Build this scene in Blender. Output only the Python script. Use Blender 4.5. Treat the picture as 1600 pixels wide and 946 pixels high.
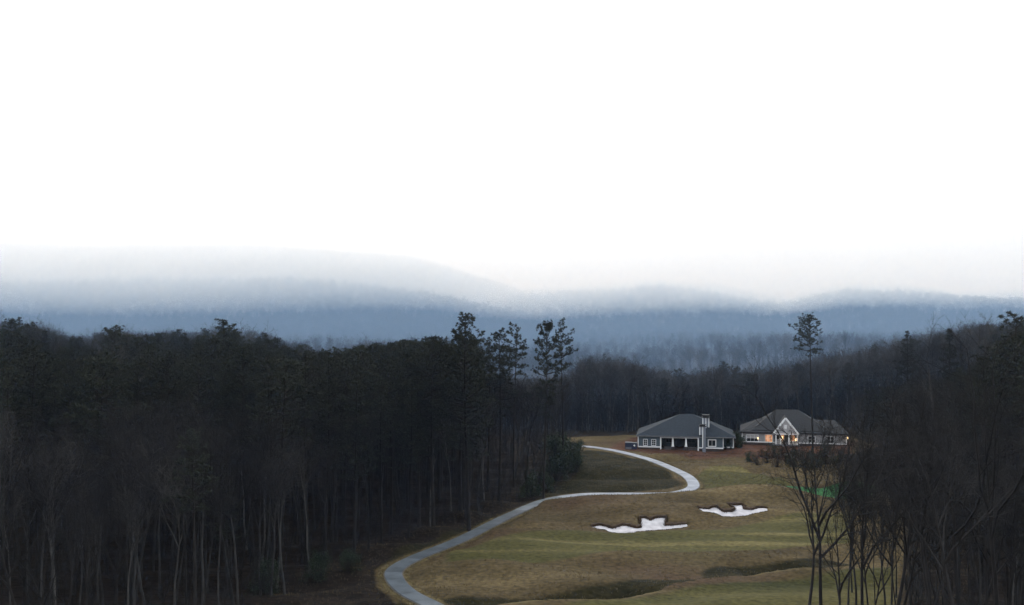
import bpy, math, random
import numpy as np

for _o in list(bpy.data.objects):
    bpy.data.objects.remove(_o)
S = bpy.context.scene
C = S.collection
rad = math.radians

# ------------------------------------------------------------------ camera, sky, sun, exposure
CAM_H = 27.0
F = 1555.0            # focal length in pixels of the 1600 px wide photograph
HOR = 500.0           # row of the horizon
cam_d = bpy.data.cameras.new("camera")
cam_d.sensor_width = 36.0
cam_d.lens = F / 1600 * 36.0
cam_d.shift_y = 27.0 / 1600
cam_d.clip_start = 0.5
cam_d.clip_end = 20000
cam = bpy.data.objects.new("camera", cam_d)
C.objects.link(cam)
cam.location = (0, 0, CAM_H)
cam.rotation_euler = (rad(90), 0, 0)
S.camera = cam

SUN_EL, SUN_AZ = 30.0, -14.0      # degrees; azimuth clockwise from +Y
SKY_L = 1.75                      # radiance of the overcast
W = bpy.data.worlds.new("World")
S.world = W
W.use_nodes = True
nt = W.node_tree
nt.nodes.clear()
sky = nt.nodes.new("ShaderNodeTexSky")
sky.sky_type = 'NISHITA'
sky.sun_disc = False
sky.sun_elevation = rad(SUN_EL)
sky.sun_rotation = rad(SUN_AZ)
sky.dust_density = 6.0
hs = nt.nodes.new("ShaderNodeHueSaturation")
hs.inputs["Saturation"].default_value = 0.3
mx = nt.nodes.new("ShaderNodeMix")
mx.data_type = 'RGBA'
mx.inputs[0].default_value = 0.88
mx.inputs[7].default_value = (SKY_L * 9.5, SKY_L * 10.05, SKY_L * 10.7, 1)
bg = nt.nodes.new("ShaderNodeBackground")
bg.inputs[1].default_value = 0.1
wo = nt.nodes.new("ShaderNodeOutputWorld")
nt.links.new(sky.outputs[0], hs.inputs["Color"])
nt.links.new(hs.outputs[0], mx.inputs[6])
nt.links.new(mx.outputs[2], bg.inputs[0])
nt.links.new(bg.outputs[0], wo.inputs[0])

sd = bpy.data.lights.new("sun", 'SUN')
sd.energy = 1.35
sd.angle = rad(20)
sd.color = (1.0, 0.97, 0.93)
so = bpy.data.objects.new("sun", sd)
C.objects.link(so)
so.location = (0, -20, 200)
so.rotation_euler = (rad(90 - SUN_EL), 0, rad(180 - SUN_AZ))

S.view_settings.view_transform = 'Standard'
S.view_settings.look = 'None'
S.view_settings.exposure = 0.0
S.view_settings.gamma = 1.0
S.cycles.use_adaptive_sampling = False
S.cycles.use_denoising = True
S.cycles.denoising_prefilter = 'FAST'
S.cycles.max_bounces = 6
S.cycles.diffuse_bounces = 2
S.cycles.glossy_bounces = 2
S.cycles.transmission_bounces = 2
S.cycles.volume_bounces = 4

random.seed(7)
R = np.random.default_rng(7)

# ------------------------------------------------------------------ helpers
class G:
    """collects vertices and faces and links them as one mesh object"""
    def __init__(s):
        s.v, s.f, s.n = [], [], 0
    def add(s, v, f, m=0):
        v = np.asarray(v, float).reshape(-1, 3)
        f = np.asarray(f, int)
        s.v.append(v)
        s.f.append((f + s.n, m))
        s.n += len(v)
    def box(s, a, b, m=0):
        x0, y0, z0 = a
        x1, y1, z1 = b
        s.add([(x0, y0, z0), (x1, y0, z0), (x1, y1, z0), (x0, y1, z0), (x0, y0, z1), (x1, y0, z1), (x1, y1, z1), (x0, y1, z1)],
              [(0, 3, 2, 1), (4, 5, 6, 7), (0, 1, 5, 4), (1, 2, 6, 5), (2, 3, 7, 6), (3, 0, 4, 7)], m)
    def prisms(s, P0, P1, R0, R1, k=3, m=0):
        P0, P1 = np.asarray(P0, float), np.asarray(P1, float)
        R0, R1 = np.asarray(R0, float), np.asarray(R1, float)
        n = len(P0)
        if not n:
            return
        d = P1 - P0
        d /= np.linalg.norm(d, axis=1, keepdims=True) + 1e-9
        up = np.where(np.abs(d[:, 2:3]) > 0.9, [[1.0, 0, 0]], [[0, 0, 1.0]])
        a = np.cross(d, up)
        a /= np.linalg.norm(a, axis=1, keepdims=True) + 1e-9
        b = np.cross(d, a)
        an = np.arange(k) * 2 * math.pi / k
        off = a[:, None] * np.cos(an)[None, :, None] + b[:, None] * np.sin(an)[None, :, None]
        V = np.concatenate([P0[:, None] + off * R0[:, None, None], P1[:, None] + off * R1[:, None, None]], 1)
        i = np.arange(k)
        q = np.stack([i, (i + 1) % k, (i + 1) % k + k, i + k], 1)
        s.add(V.reshape(-1, 3), (np.arange(n)[:, None, None] * 2 * k + q[None]).reshape(-1, 4), m)
    def tube(s, pts, radii, k=7, m=0, cap=True):
        pts = np.asarray(pts, float)
        n = len(pts)
        t = np.gradient(pts, axis=0)
        t /= np.linalg.norm(t, axis=1, keepdims=True) + 1e-9
        ref = np.array([1.0, 0, 0]) if abs(t[0][2]) > 0.7 else np.array([0, 0, 1.0])
        a = np.cross(t, ref)
        a /= np.linalg.norm(a, axis=1, keepdims=True) + 1e-9
        b = np.cross(t, a)
        an = np.arange(k) * 2 * math.pi / k
        V = pts[:, None] + (a[:, None] * np.cos(an)[None, :, None] + b[:, None] * np.sin(an)[None, :, None]) * np.asarray(radii)[:, None, None]
        i = np.arange(k)
        q = np.stack([i, (i + 1) % k, (i + 1) % k + k, i + k], 1)
        s.add(V.reshape(-1, 3), (np.arange(n - 1)[:, None, None] * k + q[None]).reshape(-1, 4), m)
        if cap:
            s.add(V[-1], [list(range(k))], m)
    def mesh(s, name, mats, smooth=False):
        me = bpy.data.meshes.new(name)
        V = np.concatenate(s.v) if s.v else np.zeros((0, 3))
        starts, tot, loops, mi, pos = [], [], [], [], 0
        for f, m in s.f:
            if not len(f):
                continue
            k = f.shape[1]
            starts.append(pos + np.arange(len(f)) * k)
            tot.append(np.full(len(f), k))
            loops.append(f.ravel())
            mi.append(np.full(len(f), m))
            pos += f.size
        me.vertices.add(len(V))
        me.vertices.foreach_set("co", V.astype(np.float32).ravel())
        L = np.concatenate(loops)
        me.loops.add(len(L))
        me.loops.foreach_set("vertex_index", L.astype(np.int32))
        st = np.concatenate(starts)
        me.polygons.add(len(st))
        me.polygons.foreach_set("loop_start", st.astype(np.int32))
        me.polygons.foreach_set("loop_total", np.concatenate(tot).astype(np.int32))
        for mm in (mats if isinstance(mats, (list, tuple)) else [mats]):
            me.materials.append(mm)
        me.polygons.foreach_set("material_index", np.concatenate(mi).astype(np.int32))
        me.polygons.foreach_set("use_smooth", np.full(len(st), smooth))
        me.update(calc_edges=True)
        me.validate()
        return me
    def obj(s, name, mats, parent=None, smooth=False):
        return link(name, s.mesh(name, mats, smooth), parent)

def link(name, data, parent=None):
    o = bpy.data.objects.new(name, data)
    C.objects.link(o)
    if parent is not None:
        o.parent = parent
    return o

def tag(o, label=None, cat=None, group=None, kind=None):
    if label: o["label"] = label
    if cat: o["category"] = cat
    if group: o["group"] = group
    if kind: o["kind"] = kind
    return o

def thing(name, loc, label, cat, group=None, rz=0.0):
    o = link(name, None)
    o.location = loc
    o.rotation_euler = (0, 0, rz)
    o.empty_display_size = 0.5
    return tag(o, label, cat, group)

def sstep(a, b, x):
    t = np.clip((np.asarray(x, float) - a) / (b - a), 0, 1)
    return t * t * (3 - 2 * t)

# ------------------------------------------------------------------ materials
def new_mat(name):
    m = bpy.data.materials.new(name)
    m.use_nodes = True
    b = m.node_tree.nodes["Principled BSDF"]
    b.inputs["Specular IOR Level"].default_value = 0.2
    return m, m.node_tree, b

def noise_mat(name, c0, c1, scale, rough=0.85, bump=0.0, bscale=None, stretch=(1, 1, 1), spec=0.2, per_object=0.0):
    m, t, b = new_mat(name)
    tc = t.nodes.new("ShaderNodeTexCoord")
    mp = t.nodes.new("ShaderNodeMapping")
    mp.inputs["Scale"].default_value = stretch
    n = t.nodes.new("ShaderNodeTexNoise")
    n.inputs["Scale"].default_value = scale
    n.inputs["Detail"].default_value = 5
    r = t.nodes.new("ShaderNodeValToRGB")
    r.color_ramp.elements[0].color = (*c0, 1)
    r.color_ramp.elements[1].color = (*c1, 1)
    r.color_ramp.elements[0].position = 0.3
    r.color_ramp.elements[1].position = 0.7
    t.links.new(tc.outputs["Object"], mp.inputs[0])
    t.links.new(mp.outputs[0], n.inputs["Vector"])
    t.links.new(n.outputs["Fac"], r.inputs[0])
    col = r.outputs[0]
    if per_object:
        oi = t.nodes.new("ShaderNodeObjectInfo")
        mr = t.nodes.new("ShaderNodeMapRange")
        mr.inputs[3].default_value = 1 - per_object
        mr.inputs[4].default_value = 1 + per_object
        h = t.nodes.new("ShaderNodeHueSaturation")
        t.links.new(oi.outputs["Random"], mr.inputs[0])
        t.links.new(mr.outputs[0], h.inputs["Value"])
        t.links.new(col, h.inputs["Color"])
        col = h.outputs[0]
    t.links.new(col, b.inputs["Base Color"])
    b.inputs["Roughness"].default_value = rough
    b.inputs["Specular IOR Level"].default_value = spec
    if bump:
        n2 = t.nodes.new("ShaderNodeTexNoise")
        n2.inputs["Scale"].default_value = bscale or scale
        n2.inputs["Detail"].default_value = 4
        bp = t.nodes.new("ShaderNodeBump")
        bp.inputs["Strength"].default_value = bump
        t.links.new(mp.outputs[0], n2.inputs["Vector"])
        t.links.new(n2.outputs["Fac"], bp.inputs["Height"])
        t.links.new(bp.outputs[0], b.inputs["Normal"])
    return m

def course_mat(name, c0, c1, pitch, bump=0.4, rough=0.7, spec=0.25):
    """paint or shingle with horizontal courses of the given height (metres)"""
    m = noise_mat(name, c0, c1, 3.0, rough, 0, spec=spec)
    t = m.node_tree
    b = t.nodes["Principled BSDF"]
    tc = t.nodes.new("ShaderNodeTexCoord")
    sp = t.nodes.new("ShaderNodeSeparateXYZ")
    d = t.nodes.new("ShaderNodeMath"); d.operation = 'DIVIDE'; d.inputs[1].default_value = pitch
    fr = t.nodes.new("ShaderNodeMath"); fr.operation = 'FRACT'
    bp = t.nodes.new("ShaderNodeBump"); bp.inputs["Strength"].default_value = bump; bp.inputs["Distance"].default_value = 0.03
    bp.invert = True
    t.links.new(tc.outputs["Object"], sp.inputs[0])
    t.links.new(sp.outputs[2], d.inputs[0])
    t.links.new(d.outputs[0], fr.inputs[0])
    t.links.new(fr.outputs[0], bp.inputs["Height"])
    t.links.new(bp.outputs[0], b.inputs["Normal"])
    return m

def emit_mat(name, col, strength):
    m, t, b = new_mat(name)
    b.inputs["Base Color"].default_value = (*[min(1, c * 0.5) for c in col], 1)
    b.inputs["Emission Color"].default_value = (*col, 1)
    b.inputs["Emission Strength"].default_value = strength
    return m

def volume_mat(name, col, density, aniso=0.0):
    m = bpy.data.materials.new(name)
    m.use_nodes = True
    t = m.node_tree
    t.nodes.clear()
    v = t.nodes.new("ShaderNodeVolumePrincipled")
    v.inputs["Color"].default_value = (*col, 1)
    v.inputs["Absorption Color"].default_value = (1, 1, 1, 1)
    v.inputs["Density"].default_value = density
    v.inputs["Anisotropy"].default_value = aniso
    o = t.nodes.new("ShaderNodeOutputMaterial")
    t.links.new(v.outputs[0], o.inputs["Volume"])
    return m

M_bark = noise_mat("dark_bark", (0.012, 0.011, 0.0105), (0.028, 0.025, 0.024), 4.0, 0.9, 0.5, 9.0, (1, 1, 0.25), per_object=0.3)
M_grey = noise_mat("grey_bark", (0.017, 0.0165, 0.0165), (0.045, 0.0435, 0.043), 3.0, 0.9, 0.4, 9.0, (1, 1, 0.3), per_object=0.4)
M_pale = noise_mat("pale_bark", (0.034, 0.033, 0.031), (0.085, 0.081, 0.077), 3.0, 0.9, 0.4, 9.0, (1, 1, 0.3), per_object=0.3)
M_palet = noise_mat("pale_twigs", (0.026, 0.0245, 0.023), (0.062, 0.058, 0.054), 1.0, 0.9, per_object=0.4)
M_twig = noise_mat("twig_bark", (0.011, 0.0105, 0.0105), (0.027, 0.025, 0.0245), 1.0, 0.9, per_object=0.35)
M_needle = noise_mat("pine_needles", (0.0115, 0.015, 0.0105), (0.031, 0.034, 0.023), 0.45, 0.8, per_object=0.25)
M_leaf = noise_mat("evergreen_leaves", (0.010, 0.018, 0.010), (0.028, 0.040, 0.020), 0.7, 0.6, per_object=0.25)
M_russet = noise_mat("russet_leaves", (0.022, 0.014, 0.011), (0.045, 0.03, 0.022), 0.8, 0.8, per_object=0.25)
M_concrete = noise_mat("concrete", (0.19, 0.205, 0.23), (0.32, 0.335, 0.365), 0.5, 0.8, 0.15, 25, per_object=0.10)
M_vignetted = noise_mat("vignetted_concrete", (0.05, 0.062, 0.072), (0.105, 0.122, 0.14), 0.5, 0.6, 0.15, 25, per_object=0.15)  # near stretch: vignette darkening put into the concrete colour
M_mid = noise_mat("half_vignetted_concrete", (0.10, 0.115, 0.125), (0.18, 0.195, 0.21), 0.5, 0.7, 0.15, 25, per_object=0.12)  # halfway step of the same painted darkening
M_gravelbed = noise_mat("path_bed", (0.09, 0.08, 0.065), (0.15, 0.13, 0.10), 3.0, 0.95)
M_sand = noise_mat("bunker_sand", (0.36, 0.345, 0.355), (0.58, 0.56, 0.57), 0.9, 0.95, 0.8, 3.0)
M_lip = noise_mat("bunker_lip_grass", (0.036, 0.024, 0.016), (0.085, 0.058, 0.038), 2.0, 0.95)
M_tuft = noise_mat("rough_grass_blades", (0.036, 0.028, 0.014), (0.13, 0.098, 0.05), 0.9, 0.9)
M_siding_blue = course_mat("blue_grey_siding", (0.062, 0.082, 0.10), (0.078, 0.10, 0.12), 0.16)
M_siding_pale = course_mat("pale_siding", (0.21, 0.21, 0.218), (0.26, 0.26, 0.268), 0.16)
M_siding_gable = course_mat("gable_siding", (0.36, 0.36, 0.37), (0.43, 0.43, 0.44), 0.16)
M_roof_blue = course_mat("slate_blue_shingle", (0.0095, 0.0145, 0.0215), (0.020, 0.028, 0.0385), 0.14, 0.6, 0.85)
M_roof_grey = course_mat("charcoal_shingle", (0.013, 0.0135, 0.0155), (0.026, 0.027, 0.030), 0.14, 0.6, 0.85)
M_white = noise_mat("white_trim", (0.70, 0.71, 0.72), (0.82, 0.83, 0.84), 2.0, 0.6)
M_greytrim = noise_mat("grey_trim", (0.12, 0.125, 0.135), (0.17, 0.175, 0.185), 2.0, 0.7)
M_dark = noise_mat("dark_metal", (0.02, 0.021, 0.024), (0.035, 0.036, 0.04), 3.0, 0.5)
M_brick = noise_mat("foundation_brick", (0.030, 0.026, 0.026), (0.065, 0.05, 0.045), 6.0, 0.9, 0.3, 12)
M_inside = noise_mat("porch_back_wall", (0.055, 0.062, 0.07), (0.08, 0.088, 0.098), 2.0, 0.8)
M_glass = noise_mat("window_glass", (0.012, 0.016, 0.02), (0.02, 0.026, 0.03), 1.0, 0.12, spec=0.5)
M_curtain = noise_mat("drawn_blind", (0.30, 0.30, 0.31), (0.38, 0.38, 0.39), 3.0, 0.8)
M_lit = emit_mat("lit_window", (1.0, 0.50, 0.24), 0.6)
_t = M_lit.node_tree
_n = _t.nodes.new("ShaderNodeTexNoise"); _n.inputs["Scale"].default_value = 1.6; _n.inputs["Detail"].default_value = 2
_c = _t.nodes.new("ShaderNodeTexCoord")
_r = _t.nodes.new("ShaderNodeValToRGB")
_r.color_ramp.elements[0].position = 0.38; _r.color_ramp.elements[0].color = (0.16, 0.06, 0.03, 1)
_r.color_ramp.elements[1].position = 0.62; _r.color_ramp.elements[1].color = (1.0, 0.50, 0.25, 1)
_t.links.new(_c.outputs["Object"], _n.inputs["Vector"]); _t.links.new(_n.outputs["Fac"], _r.inputs[0])
_t.links.new(_r.outputs[0], _t.nodes["Principled BSDF"].inputs["Emission Color"])
M_lamp = emit_mat("lamp_glow", (1.0, 0.72, 0.40), 3.5)
M_carpaint = noise_mat("navy_paint", (0.014, 0.02, 0.045), (0.02, 0.028, 0.06), 1.0, 0.3, spec=0.5)
M_tyre = noise_mat("tyre_rubber", (0.015, 0.015, 0.016), (0.025, 0.025, 0.026), 4.0, 0.9)
M_dirtpile = noise_mat("red_clay", (0.05, 0.025, 0.018), (0.10, 0.05, 0.035), 1.5, 0.95, 0.5, 4)

# ------------------------------------------------------------------ the lie of the land
def px_ray(px, py):
    return (px - 800.0) / F, -(py - HOR) / F     # x and z per metre of y

def h_base(x, y):
    x = np.asarray(x, float); y = np.asarray(y, float)
    k = 1.5
    a = (24.5 - 0.30 * np.maximum(y, 0)) / k
    z = k * (np.maximum(a, 0) + np.log1p(np.exp(-np.abs(a))))
    z = np.minimum(z, 24.5)
    z = z + 6.0 * sstep(35, 130, -x) * sstep(110, 260, y) * (1 - 0.85 * sstep(300, 560, y))
    z = z + 9.0 * sstep(58, 140, x) * sstep(95, 230, y) * (1 - 0.85 * sstep(280, 560, y))
    z = z - 5.0 * sstep(232, 300, y) * (1 - sstep(30, 100, np.abs(x - 35)))
    z = z + 0.35 * np.sin(x * 0.09 + 1.3) * np.sin(y * 0.075) * sstep(70, 95, y)
    return z

def hit(px, py, fn):
    ax, az = px_ray(px, py)
    y = np.linspace(80, 420, 6801)
    d = (CAM_H + az * y) - fn(ax * y, y)
    i = int(np.argmax(d < 0))
    t = d[i - 1] / (d[i - 1] - d[i])
    yy = y[i - 1] + t * (y[i] - y[i - 1])
    return np.array([ax * yy, yy, float(fn(ax * yy, yy))])

def gauss(x, y, cx, cy, sx, sy, h, rot=0.0):
    c, s = math.cos(rot), math.sin(rot)
    u = (x - cx) * c + (y - cy) * s
    v = -(x - cx) * s + (y - cy) * c
    return h * np.exp(-(u / sx) ** 2 - (v / sy) ** 2)

def h_mound(x, y):
    z = h_base(x, y)
    # the fairway mounds behind the two bunkers and the shoulder by the path's near bend
    z = z + gauss(x, y, 15, 141, 16, 7.4, 2.05, 0.06)
    z = z + gauss(x, y, 36, 147, 11, 5.5, 1.6, 0.1)
    w = sstep(88, 96, y) * (1 - sstep(200, 215, y))
    z = z + 0.42 * w * np.sin(0.55 * y + 0.10 * x + 1.6 * np.sin(0.11 * x + 0.5)) * np.sin(0.09 * x - 0.06 * y + 0.8)
    z = z + 0.20 * w * np.sin(0.93 * y - 0.21 * x + 1.2 * np.sin(0.2 * x)) * np.sin(0.17 * x + 0.11 * y)
    z = z + gauss(x, y, 0, 122, 9, 9, 0.9, 0.4)
    z = z + gauss(x, y, -4, 106, 9, 4, 0.7, 0.2)
    z = z + gauss(x, y, 26, 118, 14, 4, 0.5, 0.1)
    z = z + gauss(x, y, 38, 180, 12, 6, 1.0, 0.0)
    z = z + gauss(x, y, 17, 181, 8, 7, 1.7, 0.0)
    return z

def seg_dist(x, y, P):
    """distance to an open polyline, the fraction along it and the side"""
    best = np.full(np.shape(x), 1e9); tt = np.zeros(np.shape(x)); sd_ = np.zeros(np.shape(x))
    for i in range(len(P) - 1):
        a, b = P[i], P[i + 1]
        dx, dy = b[0] - a[0], b[1] - a[1]
        L2 = dx * dx + dy * dy
        t = np.clip(((x - a[0]) * dx + (y - a[1]) * dy) / L2, 0, 1)
        ex, ey = x - (a[0] + t * dx), y - (a[1] + t * dy)
        d = np.hypot(ex, ey)
        m = d < best
        best = np.where(m, d, best)
        tt = np.where(m, i + t, tt)
        sd_ = np.where(m, dx * ey - dy * ex, sd_)
    return best, tt, sd_

def poly_sd(x, y, P):
    """signed distance to a closed polygon, negative inside"""
    Q = list(P) + [P[0]]
    d, _, _ = seg_dist(x, y, Q)
    ins = np.zeros(np.shape(x), bool)
    for i in range(len(P)):
        x0, y0 = P[i][:2]; x1, y1 = P[(i + 1) % len(P)][:2]
        c = (y0 > y) != (y1 > y)
        with np.errstate(divide='ignore', invalid='ignore'):
            xi = (x1 - x0) * (y - y0) / (y1 - y0 + 1e-12) + x0
        ins ^= c & (x < xi)
    return np.where(ins, -d, d)

def catmull(P, n):
    P = np.asarray(P, float)
    Q = np.vstack([2 * P[0] - P[1], P, 2 * P[-1] - P[-2]])
    out = []
    for i in range(1, len(Q) - 2):
        t = np.linspace(0, 1, n, endpoint=False)[:, None]
        a, b, c, d = Q[i - 1], Q[i], Q[i + 1], Q[i + 2]
        out.append(0.5 * (2 * b + (c - a) * t + (2 * a - 5 * b + 4 * c - d) * t ** 2 + (3 * b - a - 3 * c + d) * t ** 3))
    out.append(P[-1:])
    return np.vstack(out)

# cart path: centre line on the ground
path_px = [(730, 972), (672, 944), (636, 925), (617, 905), (618, 890), (648, 872), (720, 843), (795, 806), (850, 783), (905, 773.5), (960, 772),
           (1020, 772), (1058, 770), (1083, 761), (1076, 746), (1052, 733), (1020, 720), (985, 710), (950, 702.5), (915, 698), (880, 697)]
PATH = catmull([hit(a, b, h_base)[:2] for a, b in path_px], 12)
_sl = np.r_[0, np.cumsum(np.hypot(*np.diff(PATH, axis=0).T))]
_n = int(_sl[-1] / 0.5)
PATH = np.stack([np.interp(np.linspace(0, _sl[-1], _n), _sl, PATH[:, k]) for k in (0, 1)], 1)
PZ = h_base(PATH[:, 0], PATH[:, 1])
for _ in range(8):
    PZ[1:-1] = (PZ[:-2] + PZ[1:-1] + PZ[2:]) / 3
PATH_C = PATH[::4]

def z7(X, Y):
    return (800 + X / 3.556, 700 + Y / 3.556)
B1_top = [(440, 440), (480, 430), (520, 437), (555, 450), (590, 439), (615, 432), (650, 437), (690, 449), (716, 446), (711, 420), (708, 394), (740, 390), (768, 404), (800, 390), (858, 390), (857, 415), (850, 438), (900, 435), (972, 429)]
B1_low = [(975, 436), (900, 446), (820, 453), (740, 458), (690, 462), (640, 470), (590, 470), (545, 466), (520, 453), (480, 447)]
B2_top = [(1035, 338), (1060, 343), (1088, 345), (1110, 334), (1140, 332), (1158, 348), (1180, 359), (1215, 357), (1242, 346), (1218, 331), (1200, 318), (1240, 320), (1276, 318), (1296, 330), (1290, 344), (1320, 350), (1350, 344), (1380, 335), (1418, 339)]
B2_low = [(1422, 347), (1350, 360), (1290, 375), (1220, 380), (1165, 378), (1140, 362), (1100, 356), (1060, 351)]
def to_ground(L):
    return [hit(*z7(*p), h_mound)[:2] for p in L]
BUNK = []
for top, low in ((B1_top, B1_low), (B2_top, B2_low)):
    tg, lg = to_ground([(a, b - 10) for a, b in top]), to_ground([(a, b + 3) for a, b in low])
    BUNK.append((tg, lg, tg + lg))

HOLLOWS = []
for P, dep, wid in (([(560, 962), (700, 952), (860, 942), (960, 932), (1046, 919)], 2.2, 4.6),
                    ([(1152, 898), (1220, 894), (1290, 887)], 1.6, 4.4)):
    HOLLOWS.append((np.array([hit(a, b, h_base)[:2] for a, b in P]), dep, wid))

def h_full(x, y, carve=True):
    x = np.asarray(x, float); y = np.asarray(y, float)
    z = h_mound(x, y)
    near = (x > -45) & (x < 95) & (y > 84) & (y < 240)
    if not np.any(near):
        return z
    z = np.array(z, float)
    shp = np.shape(z)
    z = z.ravel(); xf = np.broadcast_to(x, shp).ravel(); yf = np.broadcast_to(y, shp).ravel()
    idx = np.flatnonzero(near.ravel())
    xs, ys, zs = xf[idx], yf[idx], z[idx]
    for P, dep, wid in HOLLOWS:
        d, t, side = seg_dist(xs, ys, P)
        v = np.where(side > 0, d, -d)
        n = len(P) - 1
        endf = sstep(0.0, 0.6, t) * sstep(0.0, 0.8, n - t) if P[0][0] > 10 else sstep(0.0, 0.6, n - t)
        e = np.where((t <= 0) | (t >= n), sstep(1.0, 0.0, d), 1.0)
        far = np.where(v > 0, np.clip(1 - v / wid, 0, 1), np.clip(1 + v / 0.9, 0, 1))
        lipz = 0.35 * np.exp(-((v + 1.6) / 1.3) ** 2)
        zs = zs - dep * (far ** 1.3) * endf * e + lipz * endf * e
    if carve:
        for tg, lg, poly in BUNK:
            sdv = poly_sd(xs, ys, poly)
            dl, _, _ = seg_dist(xs, ys, lg)
            dt, _, _ = seg_dist(xs, ys, tg)
            inn = np.where(dt < dl, np.clip((0.22 - sdv) / 0.25, 0, 1), np.clip(-sdv / 0.25, 0, 1))
            zs = zs - 0.50 * inn * np.clip(dl / 1.5, 0.10, 1)
            zs = zs + np.where(sdv > 0, 0.2 * np.exp(-((dt - 0.8) / 0.7) ** 2) * sstep(0.25, 0.7, sdv), 0)
    d, t, _ = seg_dist(xs, ys, PATH_C)
    zp = np.interp(t * 4, np.arange(len(PZ)), PZ)
    w = 1 - sstep(1.4, 3.8, d)
    zs = zs * (1 - w) + (zp - 0.10) * w
    z[idx] = zs
    return z.reshape(shp)

# zones of the ground, as polygons on the ground
def gpoly(L):
    return [hit(a, b, h_base)[:2] for a, b in L]
Z_fair = [gpoly([(700, 868), (800, 846), (900, 836), (1000, 838), (1120, 826), (1240, 806), (1330, 800), (1330, 852), (1200, 862), (1080, 868), (980, 866), (900, 876), (820, 884), (740, 890), (690, 886)]),
          gpoly([(880, 952), (1010, 934), (1100, 916), (1250, 905), (1400, 884), (1400, 952)]),
          gpoly([(1086, 744), (1130, 733), (1200, 745), (1250, 760), (1180, 778), (1110, 772)])]
Z_green = gpoly([(1166, 776), (1206, 766), (1262, 762), (1340, 755), (1372, 762), (1356, 776), (1290, 783), (1222, 781)])
Z_dirt = gpoly([(948, 701), (1000, 706), (1080, 717), (1160, 716), (1240, 720), (1330, 712), (1340, 690), (1150, 680), (985, 684)])
Z_slope = gpoly([(915, 703), (962, 708), (1010, 723), (1050, 742), (1068, 758), (1040, 765), (960, 767), (890, 769), (830, 785), (700, 845), (640, 866), (560, 900), (560, 860), (800, 770), (880, 730)])
LEFT_EDGE = [(44, -34), (70, -27), (94, -22.5), (106, -19.5), (120, -13.4), (133, -5.4), (145, 0.0), (157, 5.2), (172, 10.6), (190, 11.5), (215, 11.0), (226, 6), (236, 8)]
RIGHT_EDGE = [(40, 16.0), (60, 24.5), (84, 34), (100, 40), (115, 47), (140, 57), (165, 60), (195, 65), (203, 76), (226, 77), (236, 70)]
Z_litter = gpoly([(200, 985), (650, 966), (590, 918), (586, 890), (618, 864), (700, 836), (790, 795), (850, 772), (790, 770), (640, 820), (480, 860), (200, 880)])
def left_edge(y):
    return np.interp(y, [a for a, b in LEFT_EDGE], [b for a, b in LEFT_EDGE])
def right_edge(y):
    return np.interp(y, [a for a, b in RIGHT_EDGE], [b for a, b in RIGHT_EDGE])

def axis(lo, d0, d1, hi, step, grow=1.22):
    a = list(np.arange(d0, d1 + 1e-6, step))
    s, v = step, d0
    L = []
    while v > lo:
        s *= grow; v -= s; L.append(max(v, lo))
    s, v = step, d1
    U = []
    while v < hi:
        s *= grow; v += s; U.append(min(v, hi))
    return np.array(L[::-1] + a + U)
gx = axis(-3600, -36, 78, 3600, 0.45)
gy = axis(-60, 86, 226, 3900, 0.45)
GX, GY = np.meshgrid(gx, gy)
GZ = h_full(GX, GY)
GZ = GZ + (R.random(GZ.shape) - 0.5) * 0.05 * ((GY > 86) & (GY < 226))
nx, ny = len(gx), len(gy)
ii = (np.arange(ny - 1)[:, None] * nx + np.arange(nx - 1)[None]).ravel()
g = G()
g.add(np.stack([GX.ravel(), GY.ravel(), GZ.ravel()], 1), np.stack([ii, ii + 1, ii + 1 + nx, ii + nx], 1))
fx, fy = GX.ravel(), GY.ravel()
def soft(poly, w):
    return 1 - sstep(-w, w, poly_sd(fx, fy, poly))
zf = np.maximum.reduce([soft(p, 1.6) for p in Z_fair])
zg = soft(Z_green, 0.5)
zd = soft(Z_dirt, 3.0)
zr = soft(Z_slope, 1.5) * 0.9  # wood shade and vignette on the inner slope, put into this mask
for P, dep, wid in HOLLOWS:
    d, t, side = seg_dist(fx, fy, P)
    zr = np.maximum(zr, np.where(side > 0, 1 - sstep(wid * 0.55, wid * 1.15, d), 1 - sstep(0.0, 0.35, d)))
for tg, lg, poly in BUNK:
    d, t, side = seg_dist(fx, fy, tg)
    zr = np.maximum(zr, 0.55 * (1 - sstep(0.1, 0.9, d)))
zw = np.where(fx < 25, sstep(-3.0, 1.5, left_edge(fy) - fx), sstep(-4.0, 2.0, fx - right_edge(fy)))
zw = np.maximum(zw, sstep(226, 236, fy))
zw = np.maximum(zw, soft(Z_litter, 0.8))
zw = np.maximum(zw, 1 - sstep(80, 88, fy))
pd, _, _ = seg_dist(fx, fy, PATH_C)
zrim = np.zeros(len(fx))
for P, dep, wid in HOLLOWS:
    d, t, side = seg_dist(fx, fy, P)
    zrim = np.maximum(zrim, np.where(side < 0, np.exp(-((d - 1.0) / 0.5) ** 2), 0) * sstep(0.0, 0.4, t) * sstep(0.0, 0.4, len(P) - 1 - t))
zv = (1 - sstep(1.05, 2.2, pd)) * (1 - sstep(150, 175, fy) * 0.5)

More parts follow.
